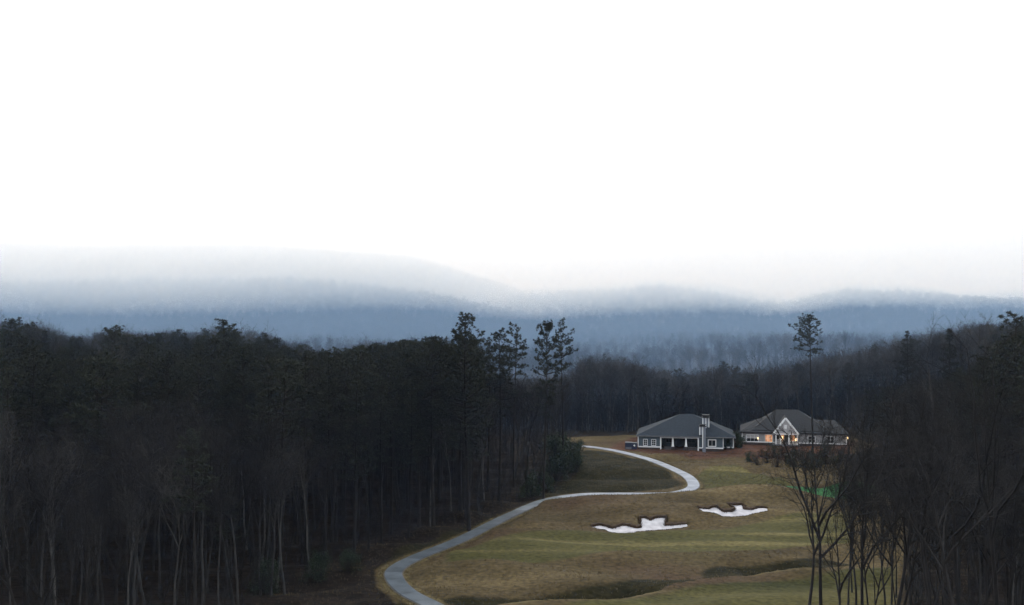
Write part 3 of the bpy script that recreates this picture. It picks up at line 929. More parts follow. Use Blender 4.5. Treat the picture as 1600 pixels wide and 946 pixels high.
for k in range(18):
    px_ = random.uniform(1312, 1430); d_ = random.uniform(54, 112)
    x_ = (px_ - 800) / F * d_; z_ = ground_z(x_, d_)
    taken.append((x_, d_))
    i_ = random.choice((1, 5, 7, 0))
    (NEAR[k % 4] if d_ < 80 else BARES[i_]).place("bare_tree", x_, d_, z_, random.uniform(10.5, 15), "slim bare tree in the open fringe between the forked tree and the right thicket", "tree", "slim bare trees of the open fringe", None, random.uniform(0.6, 0.8))

# candidate spots for the woods
def spots():
    out = []
    y = 46.0
    while y < 980:
        sp = 8.5 if y > 640 else 3.6 if y < 130 else 4.2 if y < 190 else 5.0 if y < 236 else 4.0 if y < 300 else 6.5 if y < 380 else 7.5
        xm = y * 0.60 + 8
        x = -xm
        while x < xm:
            px_, py_ = x + random.uniform(-0.5, 0.5) * sp, y + random.uniform(-0.5, 0.5) * sp
            x += sp
            lf = px_ < left_edge(py_) - 0.5 and py_ < 236
            rt = px_ > right_edge(py_) + 0.5 and py_ < 236
            if py_ > 700 and random.random() < (py_ - 700) / 400:
                continue
            bk = py_ >= 236 and (py_ < 640 or px_ > -0.04 * py_)
            if not (lf or rt or bk):
                continue
            if (lf and py_ < 78 and random.random() < 0.85) or (rt and py_ < 66 and random.random() < 0.6):
                continue
            if any((px_ - a) ** 2 + (py_ - b) ** 2 < 2.6 for a, b in taken):
                continue
            out.append((px_, py_, 'left' if lf else 'right' if rt else 'back'))
        y += sp
    return out
SP = spots()
SP.sort(key=lambda s: s[1])
far_pts = {i: [] for i in range(len(PINES) + len(BARES))}
sx = np.array([s[0] for s in SP]); sy = np.array([s[1] for s in SP])
sz = h_full(sx, sy)
PWORD = ["broad-crowned", "pointed", "round-topped", "wide bushy", "high-crowned", "slim spired", "full domed"]
BWORD = ["dark open-branched", "dark narrow", "dark low-branching", "pale high-forking", "dark wide-crowned", "dark upright", "pale spreading", "dark fine-twigged"]
def where(px, reg):
    if reg == 'left':
        return ("of the left wood near the frame edge" if px < 260 else "midway along the left wood" if px < 520 else "of the left wood toward the cart path")
    if reg == 'right':
        return ("of the right wood toward the fairway" if px < 1400 else "in the middle of the right wood" if px < 1510 else "of the right wood near the frame edge")
    return ("of the back wood left of the houses" if px < 990 else "of the back wood behind the blue-grey house" if px < 1155 else "of the back wood behind the pale house" if px < 1330 else "of the back wood right of the pale house")
for (x, y, reg), z in zip(SP, sz):
    px = col_of(x, y)
    sky_py_here = np.interp(px, sky_px, sky_py)
    if reg == 'left' and px < 480:
        sky_py_here += 30 * (1 - float(sstep(140, 225, y)))
    if reg == 'right':
        sky_py_here = max(sky_py_here, float(np.interp(px, [1300, 1400, 1500, 1555, 1590, 1640], [618, 602, 586, 548, 512, 500])))
    cap = CAM_H - (sky_py_here + abs(random.gauss(0, 15)) - HOR) / F * y - z
    pr = 0.04 if y < 95 else 0.14 if y < 110 else 0.5 if y < 236 else 0.16
    if reg == 'right':
        pr = 0.05 if y < 80 else 0.25 if y < 105 else 0.5
        if y > 236: pr = 0.35
    if reg == 'left' and y > 110:
        pr = 0.42 if px < 330 else 0.60
    pine = random.random() < pr
    if reg == 'left' and 750 < px < 915:
        pine = False
        if y > 128 and random.random() < 0.68:
            continue
    if pine:
        h = random.gauss(22.5, 2.2) if y > 105 else random.gauss(13, 2)
    else:
        h = random.gauss(16, 2.2) if y > 110 else random.gauss(15.0, 1.8)
        if y < 78: h = random.gauss(10.5, 1.6)
        if reg == 'right' and y < 105: h = random.gauss(13.5, 2)
        if y > 236: h = random.gauss(18, 2)
    if pine and reg != 'back' and y > 150 and random.random() < 0.5:
        h = max(h, cap - random.uniform(0, 2))
    h = min(h, cap)
    if h < (4.5 if y < 420 else 9):
        if y < 420: continue
        h = random.uniform(8, 17)
    dist = left_edge(y) - x if reg == 'left' else x - right_edge(y) if reg == 'right' else y - 236
    edge = (reg == 'left' and dist < 28) or (reg == 'right' and dist < 22) or y < 130 or (reg == 'back' and y < 256)
    top = HOR - (z + h - CAM_H) / y * F
    row = "in the front row" if dist < 8 else "on the skyline" if top < sky_py_here + 16 else "deep inside, low," if top > 640 else "deep inside"
    if pine and used_p < 280 and edge:
        used_p += 1
        i = random.randrange(len(PINES))
        PINES[i].place("pine_tree", x, y, z, h, "%s pine %s %s" % (PWORD[i], row, where(px, reg)), "tree", "pines of the %s wood" % reg, None, random.uniform(0.9, 1.2))
    elif not pine and used_b < 280 and edge:
        used_b += 1
        i = random.choice((0, 1, 1, 3, 4, 5, 5, 7, 3)) if y < 130 else random.randrange(len(BARES)) if y < 236 else random.choice((3, 6, 3, 6, 7))
        k = NEAR[i % 4] if y < 78 else BARES[i]
        k.place("bare_tree", x, y, z, h, "%s bare tree %s %s" % (BWORD[i], row, where(px, reg)), "tree", "bare trees of the %s wood" % reg, None, random.uniform(0.8, 1.1))
    else:
        i = random.randrange(len(PINES)) if pine else len(PINES) + (random.choice((3, 3, 6, 6, 7, 4)) if y > 236 else random.randrange(len(BARES)))
        far_pts[i].append((x, y, z, h / (22 if pine else 16), random.uniform(0.85, 1.2)))

def scatter(name, label, kinds, pts):
    """one object that repeats whole tree meshes over the points: the rest of the wood, past counting"""
    src = bpy.data.collections.new(name + "_sources")
    for k, me in enumerate(kinds):
        so_ = bpy.data.objects.new("%s_%02d" % (name, k), me)
        src.objects.link(so_)
    P, I, SC, RO = [], [], [], []
    for i, L in pts.items():
        for (x, y, z, s_, w) in L:
            P.append((x, y, z)); I.append(i); SC.append((s_ * w, s_ * w, s_)); RO.append((0, 0, random.uniform(0, 6.28)))
    me = bpy.data.meshes.new(name)
    me.from_pydata(P, [], [])
    a = me.attributes.new("kind_index", 'INT', 'POINT'); a.data.foreach_set("value", np.array(I, np.int32))
    a = me.attributes.new("size", 'FLOAT_VECTOR', 'POINT'); a.data.foreach_set("vector", np.array(SC, np.float32).ravel())
    a = me.attributes.new("turn", 'FLOAT_VECTOR', 'POINT'); a.data.foreach_set("vector", np.array(RO, np.float32).ravel())
    o = link(name, me)
    ng = bpy.data.node_groups.new(name, 'GeometryNodeTree')
    ng.interface.new_socket("Geometry", in_out='INPUT', socket_type='NodeSocketGeometry')
    ng.interface.new_socket("Geometry", in_out='OUTPUT', socket_type='NodeSocketGeometry')
    N = ng.nodes.new
    gi, go = N("NodeGroupInput"), N("NodeGroupOutput")
    ci = N("GeometryNodeCollectionInfo")
    ci.inputs["Collection"].default_value = src
    ci.inputs["Separate Children"].default_value = True
    ci.inputs["Reset Children"].default_value = True
    ip = N("GeometryNodeInstanceOnPoints")
    ip.inputs["Pick Instance"].default_value = True
    def named(nm, ty):
        q = N("GeometryNodeInputNamedAttribute"); q.data_type = ty; q.inputs["Name"].default_value = nm
        return [s for s in q.outputs if s.enabled and s.name == "Attribute"][0]
    e2r = N("FunctionNodeEulerToRotation")
    ng.links.new(gi.outputs[0], ip.inputs["Points"])
    ng.links.new(ci.outputs[0], ip.inputs["Instance"])
    ng.links.new(named("kind_index", 'INT'), ip.inputs["Instance Index"])
    ng.links.new(named("turn", 'FLOAT_VECTOR'), e2r.inputs[0])
    ng.links.new(e2r.outputs[0], ip.inputs["Rotation"])
    ng.links.new(named("size", 'FLOAT_VECTOR'), ip.inputs["Scale"])
    ng.links.new(ip.outputs[0], go.inputs[0])
    md = o.modifiers.new("scatter", 'NODES')
    md.node_group = ng
    return tag(o, label, None, None, "stuff")
scatter("forest", "deep mass of pines and bare trees filling the woods and valley", [k.joined for k in PINES + BARES], far_pts)
print("trees", used_p, used_b, sum(len(v) for v in far_pts.values()), len(SP))
def slope_woods():
    kinds = [TreeKind(pine_data(700 + i, 18, 0.2, 0.4, 3.2, 20, 0.5, sh, 4, 1.0), 18, M_bark, True).joined for i, sh in enumerate(('broad', 'round'))]
    kinds += [TreeKind(bare_tree_data(710 + i, 18, 0.18, 0.4, 9, 0.55, 6, 4, 0, 0.05, 0.03), 18, M_bark, False, m_).joined for i, m_ in enumerate((M_twig, M_pale, M_twig))]
    for V, n_, ymax, who in ((SLOPES[0], 17000, 1280, "near"), (SLOPES[1], 10000, 1650, "far")):
        pts = {i: [] for i in range(5)}
        nr, nc = V.shape[:2]
        while n_ > 0:
            a = R.random(40000) * 108; b = R.random(40000) * (nc - 2)
            i, j = a.astype(int), b.astype(int)
            fa, fb = (a - i)[:, None], (b - j)[:, None]
            P = (V[i, j] * (1 - fb) + V[i, j + 1] * fb) * (1 - fa) + (V[i + 1, j] * (1 - fb) + V[i + 1, j + 1] * fb) * fa
            w = P[:, 1] / 2500
            px = 800 + P[:, 0] / P[:, 1] * F
            ok = (R.random(40000) < w) & (P[:, 1] < ymax) & (px > -60) & (px < 1660) & (P[:, 1] > 640)
            ok &= (px < 1120) if who == "near" else (px > 740) & (P[:, 1] > 900)
            for q in P[ok][:n_]:
                k = int(R.choice(5, p=(0.10, 0.08, 0.46, 0.02, 0.34)))
                pts[k].append((q[0], q[1], q[2], R.uniform(0.6, 1.0), R.uniform(1.0, 1.5)))
            n_ -= int(ok.sum())
        scatter("mountain_forest", "hazy leafless forest clothing the %s mountain" % who, kinds, pts)
slope_woods()

# undergrowth of saplings and brush
def sapling(seed):
    d = bare_tree_data(seed, 3.2, 0.03, 0.12, 7, 0.7, 5, 4, 2, 0.1, 0.006)
    j = G(); j.tube(d[0], d[1], 4); j.prisms(d[2], d[3], d[4], d[5], 3)
    return j.mesh("sapling", [M_twig])
def bush_mesh(seed, r=1.2, h=1.6, n=1100, leaf=0.075, mat=None, cone=False):
    rs = np.random.default_rng(seed)
    j = G()
    P0, P1 = [], []
    cl = []
    for i in range(26):
        a_ = rs.random() * 6.28
        if cone:
            t = rs.random() ** 1.3
            p = np.array([math.cos(a_) * r * (1 - t) * rs.uniform(0.4, 1), math.sin(a_) * r * (1 - t) * rs.uniform(0.4, 1), h * (0.08 + 0.9 * t)])
        else:
            e = rs.uniform(0.1, 1.5)
            q = rs.uniform(0.6, 1.05)
            p = np.array([math.cos(a_) * math.cos(e) * r * q, math.sin(a_) * math.cos(e) * r * q, math.sin(e) * h * q])
        P0.append((p[0] * 0.1, p[1] * 0.1, 0 if not cone else p[2] * 0.6)); P1.append(p); cl.append(p)
    P0, P1 = np.array(P0), np.array(P1)
    j.prisms(P0, P1, np.full(26, 0.03), np.full(26, 0.008), 4, 0)
    cl = np.array(cl)
    c = cl[rs.integers(0, 26, n)] + rs.normal(0, 0.17 * r, (n, 3)) * (0.5 if cone else 1)
    c[:, 2] = np.abs(c[:, 2]) + 0.03
    d = rs.normal(0, 1, (n, 3)); d /= np.linalg.norm(d, axis=1, keepdims=True)
    w = np.cross(d, rs.normal(0, 1, (n, 3))); w /= np.linalg.norm(w, axis=1, keepdims=True)
    L = leaf * rs.uniform(0.7, 1.4, (n, 1))
    V = np.stack([c - d * L, c + w * L * 0.45, c + d * L, c - w * L * 0.45], 1).reshape(-1, 3)
    j2 = G(); j2.add(V, np.arange(4 * n).reshape(-1, 4))
    return j.mesh("stem", [M_bark]), j2.mesh("foliage", [mat or M_leaf])
under = {i: [] for i in range(3)}
cand = []
y = 60.0
while y < 236:
    x = -y * 0.56
    while x < y * 0.56:
        a, b = x + random.uniform(-1, 1), y + random.uniform(-1, 1)
        x += 2.4
        if a < left_edge(b) + 0.3 or a > right_edge(b) - 1.0:
            if b > 92 or random.random() < 0.35:
                cand.append((a, b))
    y += 2.4
while y < 400:
    x = -y * 0.2
    while x < y * 0.56:
        cand.append((x + random.uniform(-1, 1), y + random.uniform(-1, 1)))
        x += 2.5
    y += 2.5
ca = np.array(cand)
cz = h_full(ca[:, 0], ca[:, 1])
for (a, b), z in zip(cand, cz):
    under[random.randrange(3)].append((a, b, z, random.uniform(0.5, 1.5) * (1.0 if b < 240 else 2.3), random.uniform(0.8, 1.3)))
scatter("undergrowth", "thin leafless saplings and brush under the trees", [sapling(500 + i) for i in range(3)], under)

BUSH = [bush_mesh(600 + i, 1.25, 1.7, 1500) for i in range(3)]
RUSSET = [bush_mesh(620 + i, 1.1, 1.1, 700, 0.06, M_russet) for i in range(2)]
CONE = bush_mesh(640, 1.0, 2.6, 1700, 0.07, M_leaf, True)
def shrub(kind, px, py, s, name, label, group=None, zs=1.0):
    p = hit(px, py, h_full)
    o = thing(name, p, label, "shrub", group, random.uniform(0, 6.28))
    o.scale = (s, s, s * zs)
    link("stem", kind[0], o); link("foliage", kind[1], o)
    return o
for px, py, s in ((893, 727, 1.7), (880, 742, 1.9), (905, 712, 1.3), (868, 752, 1.8), (900, 738, 1.4), (884, 716, 1.8), (850, 768, 1.4), (866, 722, 2.2), (830, 776, 1.5)):
    shrub(random.choice(BUSH), px, py, s, "evergreen_shrub", "dark evergreen bush crowding the wood's edge where the path goes uphill", "evergreen bushes at the wood's corner", 1.3)
for px, py, s in ((500, 905, 1.3), (420, 925, 1.5), (545, 893, 1.0)):
    shrub(random.choice(BUSH), px, py, s, "evergreen_shrub", "dark evergreen bush under bare trunks near the path's lowest bend", "evergreen bushes near the lowest bend", 1.2)
shrub(CONE, 1137, 702, 1.15, "conical_shrub", "small conical evergreen at the right corner of the blue-grey house")
for px, py, s in ((1150, 699, 1.15), (1158, 700, 0.9)):
    shrub(BUSH[1], px, py, s, "evergreen_shrub", "rounded dark bush in the gap between the two houses", "bushes between the houses", 1.6)
for i, (px, py, s) in enumerate(((1172, 722, 1.0), (1184, 727, 1.2), (1198, 724, 1.5), (1208, 716, 1.3), (1214, 730, 1.5), (1228, 722, 1.7), (1242, 730, 1.6), (1256, 720, 1.7), (1190, 714, 1.1), (1268, 732, 1.5), (1222, 712, 1.2), (1240, 712, 1.3), (1290, 726, 1.8), (1310, 722, 1.8))):
    shrub(RUSSET[i % 2] if i % 3 else BUSH[i % 3], px, py, s, "brush_shrub", "tangled dark brush on the bank below the pale house", "brush on the bank below the pale house", 1.1)
for px, py, s in ((1346, 800, 1.6), (1330, 790, 1.2)):
    shrub(BUSH[2], px, py, s, "evergreen_shrub", "dark evergreen bush at the back edge of the putting green by the thicket", "bushes by the putting green", 1.3)

# long grass in the rough
def tufts():
    n = 90000
    x = R.uniform(-24, 52, n); y = R.uniform(92, 200, n)
    keep = (x > left_edge(y) - 4) & (x < right_edge(y) + 6)
    d, _, _ = seg_dist(x, y, PATH_C)
    keep &= d > 1.1
    pf = np.zeros(n, bool)
    for p in Z_fair[:2] + [Z_green]:
        pf |= poly_sd(x, y, p) < 0.3
    for _, _, p in BUNK:
        pf |= poly_sd(x, y, p) < 0.15
    edge = d < 2.0
    keep &= ~pf & ((R.random(n) < 0.35) | edge)
    x, y = x[keep], y[keep]
    z = h_full(x, y)
    n = len(x)
    k = 3
    X = np.repeat(x, k) + R.normal(0, 0.08, n * k); Y = np.repeat(y, k) + R.normal(0, 0.08, n * k); Z = np.repeat(z, k) - 0.03
    hh = R.uniform(0.06, 0.26, n * k); a = R.uniform(0, 6.28, n * k)
    dx, dy = np.cos(a) * 0.03, np.sin(a) * 0.03
    V = np.stack([np.stack([X - dx, Y - dy, Z], 1), np.stack([X + dx, Y + dy, Z], 1), np.stack([X + R.normal(0, 0.07, n * k), Y + R.normal(0, 0.07, n * k), Z + hh], 1)], 1).reshape(-1, 3)
    gg = G(); gg.add(V, np.arange(3 * n * k).reshape(-1, 3))
    tag(gg.obj("grass", M_tuft), "dead tan grass blades in the rough", None, None, "stuff")
tufts()

# ------------------------------------------------------------------ houses
def wall(gg, x0, x1, z0, z1, y, th, openings, m=0):
    """a wall facing -Y with rectangular openings, built of butted pieces"""
    xs = sorted({x0, x1, *[o[0] for o in openings], *[o[1] for o in openings]})
    for a, b in zip(xs[:-1], xs[1:]):
        cut = sorted((o[2], o[3]) for o in openings if o[0] < (a + b) / 2 < o[1])
        z = z0
        for c0, c1 in cut:
            if c0 > z: gg.box((a, y, z), (b, y + th, c0), m)
            z = c1
        if z < z1: gg.box((a, y, z), (b, y + th, z1), m)

def window(parent, x0, x1, z0, z1, y, cols=2, rows=2, frame=0.11, pane_m=None, trim=None, low_m=None):
    f = G()
    t = frame
    f.box((x0 - t, y - 0.05, z0 - t), (x0, y + 0.06, z1 + t)); f.box((x1, y - 0.05, z0 - t), (x1 + t, y + 0.06, z1 + t))
    f.box((x0, y - 0.05, z1), (x1, y + 0.06, z1 + t)); f.box((x0, y - 0.07, z0 - t), (x1, y + 0.06, z0))
    w = f.obj("window", trim or M_white, parent)
    nb = 0
    for c in range(cols):
        for r_ in range(rows):
            a0 = x0 + (x1 - x0) * c / cols + 0.02; a1 = x0 + (x1 - x0) * (c + 1) / cols - 0.02
            b0 = z0 + (z1 - z0) * r_ / rows + 0.02; b1 = z0 + (z1 - z0) * (r_ + 1) / rows - 0.02
            p = G(); p.box((a0, y + 0.02, b0), (a1, y + 0.035, b1))
            p.obj("pane", low_m if (low_m and r_ == 0) else (pane_m or M_glass), w)
    mu = G()
    for c in range(1, cols):
        a = x0 + (x1 - x0) * c / cols
        mu.box((a - 0.025, y, z0), (a + 0.025, y + 0.05, z1))
    for r_ in range(1, rows):
        b = z0 + (z1 - z0) * r_ / rows
        for c in range(cols):
            a0 = x0 + (x1 - x0) * c / cols + 0.026; a1 = x0 + (x1 - x0) * (c + 1) / cols - 0.026
            mu.box((a0, y + 0.003, b - 0.02), (a1, y + 0.047, b + 0.02))
    if mu.n: mu.obj("muntin", trim or M_white, w)
    return w

def hip(gg, x0, x1, y0, y1, z0, zr, rx0, rx1, ry=None, th=0.16, m=0):
    """hip roof: eave rectangle at z0, ridge from rx0 to rx1 at zr"""
    ry = (y0 + y1) / 2 if ry is None else ry
    V = [(x0, y0, z0), (x1, y0, z0), (x1, y1, z0), (x0, y1, z0), (rx0, ry, zr), (rx1, ry, zr),
         (x0, y0, z0 - th), (x1, y0, z0 - th), (x1, y1, z0 - th), (x0, y1, z0 - th)]
    gg.add(V, [(0, 1, 5, 4), (2, 3, 4, 5), (0, 6, 7, 1), (1, 7, 8, 2), (2, 8, 9, 3), (3, 9, 6, 0), (6, 9, 8, 7)], m)
    gg.add(V, [(1, 2, 5), (3, 0, 4)], m)

def quad_bar(gg, a, b, w, d, m=0):
    """a bar from a to b in the x-z plane, w wide, d deep in y"""
    a, b = np.array(a, float), np.array(b, float)
    t = unit(b - a); nrm = np.array([-t[2], 0, t[0]])
    V = []
    for p in (a, b):
        for s1, s2 in ((-1, 0), (1, 0), (1, 1), (-1, 1)):
            V.append(p + nrm * s1 * w / 2 + np.array([0, d * s2, 0]))
    gg.add(V, [(0, 1, 2, 3), (7, 6, 5, 4), (0, 4, 5, 1), (1, 5, 6, 2), (2, 6, 7, 3), (3, 7, 4, 0)], m)

def house_one():
    D = 207.0; k = F / D; cx = 1071.5
    X = lambda px: (px - cx) / k
    Z = lambda py: CAM_H - (py - HOR) / k
    zg_ = ground_z((cx - 800) / k, D)
    root = thing("blue_house", ((cx - 800) / k, D, 0), "blue-grey single-storey house with hip roof, twin chimneys and white-columned porch", "house", None, rad(-9.9))
    zf_, ze = Z(700.5), Z(682.5)
    xl, xp0, xp1, xr, xe = X(997.5), X(1033), X(1090.5), X(1129), X(1145)
    dep = 13.0
    w = G()
    win = [(X(1006.3), X(1011.6), Z(697.3), Z(688.3)), (X(1019), X(1024.8), Z(697.3), Z(688.3))]
    wr = (X(1106.5), X(1117), Z(696.3), Z(687.3))
    wall(w, xl, xp0, zf_, ze, 0, 0.2, win)
    wall(w, xp1, xr, zf_, ze, 0, 0.2, [wr])
    w.box((xl, 0.2, zf_), (xl + 0.2, dep, ze)); w.box((xr - 0.2, 0.2, zf_), (xr, 1.8, ze))
    w.box((xr, 1.8, zf_), (xe, 2.0, ze)); w.box((xe - 0.2, 2.0, zf_), (xe, dep, ze)); w.box((xl + 0.2, dep - 0.2, zf_), (xe - 0.2, dep, ze))
    w.box((xp0 - 0.2, 0.2, zf_), (xp0, 3.4, ze)); w.box((xp1, 0.2, zf_), (xp1 + 0.2, 3.4, ze))
    w.obj("wall", M_siding_blue, root)
    b = G(); b.box((xp0, 3.4, zf_), (xp1, 3.6, ze)); b.obj("porch_wall", M_inside, root)
    f = G()
    zb = min(zg_ - 0.7, -0.8)
    f.box((xl - 0.05, -0.04, zb), (xp0, 0.3, zf_ - 0.002)); f.box((xp1, -0.04, zb), (xr + 0.04, 0.3, zf_ - 0.002)); f.box((xl - 0.05, 0.3, zb), (xl + 0.2, dep, zf_ - 0.002))
    f.box((xr + 0.04, 1.76, zb), (xe + 0.05, 2.0, zf_ - 0.002)); f.box((xe - 0.2, 2.0, zb), (xe + 0.05, dep, zf_ - 0.002)); f.box((xl + 0.2, dep - 0.3, zb), (xe - 0.2, dep + 0.04, zf_ - 0.002))
    f.box((xp0, 0.1, zb), (xp1, 3.38, zf_ - 0.25))
    f.obj("foundation", M_brick, root)
    t = G()
    zt = zf_ + 0.24
    t.box((xl - 0.06, -0.07, zf_), (xp0 - 0.16, -0.003, zt)); t.box((xp1 + 0.16, -0.07, zf_), (xr + 0.03, -0.003, zt))
    t.box((xl - 0.06, -0.06, zt), (xl + 0.12, -0.003, ze - 0.1)); t.box((xl - 0.07, -0.003, zt), (xl - 0.003, 0.14, ze - 0.1))
    t.box((xr - 0.1, -0.06, zt), (xr + 0.03, -0.003, ze - 0.1))
    t.box((xr + 0.05, 1.72, zf_), (xe + 0.05, 1.797, zt)); t.box((xe - 0.12, 1.73, zt), (xe + 0.05, 1.797, ze - 0.1))
    t.obj("trim", M_white, root)
    h_ = G(); h_.box((xp0 + 0.1, -0.06, Z(685.3)), (xp1 - 0.1, 0.2, Z(683.3))); h_.obj("porch_beam", M_white, root)
    for xx in (xp0 - 0.03, xp1 + 0.03):
        p = G(); p.box((xx - 0.13, -0.09, zb), (xx + 0.13, 0.14, Z(683.2))); p.obj("porch_post", M_white, root)
    for px in (1051.5, 1071.9):
        p = G(); xx = X(px); z0, z1 = Z(697.8), Z(685.3)
        V = []
        for z_, hw in ((z0, 0.235), (z1, 0.12)):
            V += [(xx - hw, 0.07 - hw, z_), (xx + hw, 0.07 - hw, z_), (xx + hw, 0.07 + hw, z_), (xx - hw, 0.07 + hw, z_)]
        p.add(V, [(0, 3, 2, 1), (4, 5, 6, 7), (0, 1, 5, 4), (1, 2, 6, 5), (2, 3, 7, 6), (3, 0, 4, 7)])
        p.box((xx - 0.29, -0.22, z0 - 0.08), (xx + 0.29, 0.36, z0 - 0.001))
        c = p.obj("column", M_white, root)
        q = G(); q.box((xx - 0.25, -0.18, zb), (xx + 0.25, 0.32, z0 - 0.085)); q.obj("pedestal", M_brick, c)
    for a0, a1 in ((X(1038), X(1048.6)), (X(1075), X(1088))):
        p = G(); zr_ = Z(699.8)
        p.box((a0, 0.02, zr_), (a1, 0.10, zr_ + 0.09)); p.box((a0, 0.03, zr_ - 0.45), (a1, 0.09, zr_ - 0.40))
        x_ = a0 + 0.08
        while x_ < a1:
            p.box((x_, 0.045, zr_ - 0.40), (x_ + 0.035, 0.075, zr_)); x_ += 0.14
        p.obj("railing", M_greytrim, root)
    window(root, *win[0], 0, 2, 3); window(root, *win[1], 0, 2, 3)
    window(root, wr[0], wr[1], wr[2], wr[3], 0, 2, 1, 0.16)
    for a0, a1 in ((X(1041), X(1049)), (X(1076), X(1086))):
        window(root, a0, a1, zf_ + 0.75, zf_ + 2.2, 3.38, 2, 2, 0.08, trim=M_greytrim)
    dr = G(); dr.box((X(1058), 3.33, zf_ - 0.2), (X(1065), 3.39, zf_ + 2.0)); dr.obj("porch_door", M_dark, root)
    o_ = 0.38
    r_ = G()
    hip(r_, xl - o_, xe + o_, -o_, dep + o_, ze + 0.12, Z(647) - 0.62, X(1063.5), X(1083))
    roof = r_.obj("roof", M_roof_blue, root)
    fa = G(); zz = ze - 0.035
    fa.box((xl - o_ - 0.02, -o_ - 0.03, zz - 0.1), (xe + o_ + 0.02, -o_ - 0.004, zz + 0.12))
    fa.box((xl - o_ - 0.03, -o_ - 0.003, zz - 0.1), (xl - o_ - 0.004, dep, zz + 0.12))
    fa.obj("fascia", M_greytrim, roof)
    def chimney(boxes, trims, cap):
        c = G()
        for bx in boxes: c.box(*bx)
        ch = c.obj("chimney", M_siding_pale_blue, roof)
        tr_ = G()
        for t_ in trims: tr_.box((t_[0] - 0.09, t_[1] - 0.03, t_[2]), (t_[0] + 0.09, t_[1] - 0.002, t_[3]))
        tr_.obj("corner_trim", M_white, ch)
        (x0, y0, z0), (x1, y1, z1) = cap
        k_ = G(); k_.box((x0 - 0.14, y0 - 0.14, z0), (x1 + 0.14, y1 + 0.14, z0 + 0.12)); k_.box((x0 + 0.1, y0 + 0.1, z0 + 0.12), (x1 - 0.1, y1 - 0.1, z1 - 0.1)); k_.box((x0 - 0.05, y0 - 0.05, z1 - 0.1), (x1 + 0.05, y1 + 0.05, z1))
        k_.obj("chimney_cap", M_dark, ch)
    a0, a1, a2, zt_ = X(1092.2), X(1097), X(1102.2), Z(666)
    chimney([((a0, -0.62, Z(679)), (a1, -0.02, zt_)), ((a1 + 0.001, -0.62, zb), (a2, -0.03, zt_))],
            [(a0 + 0.09, -0.62, Z(679), zt_ - 0.02), (a1 + 0.05, -0.62, Z(699), zt_ - 0.02)], ((a0, -0.62, zt_), (a2, -0.02, Z(662.5))))
    a0, a1, a2, zt_ = X(1097.3), X(1103.3), X(1108), Z(652) - 0.3
    chimney([((a0, 2.2, ze - 0.2), (a1, 3.4, zt_)), ((a1 + 0.001, 2.45, ze - 0.2), (a2, 3.39, zt_))],
            [(a0 + 0.09, 2.2, ze + 0.6, zt_ - 0.02), (a1 - 0.09, 2.2, ze + 0.6, zt_ - 0.02), (a2 - 0.09, 2.45, ze + 0.6, zt_ - 0.02)], ((a0, 2.2, zt_), (a2, 3.4, Z(647.5) - 0.3)))
M_siding_pale_blue = course_mat("chimney_siding", (0.15, 0.17, 0.20), (0.185, 0.205, 0.24), 0.16)
house_one()

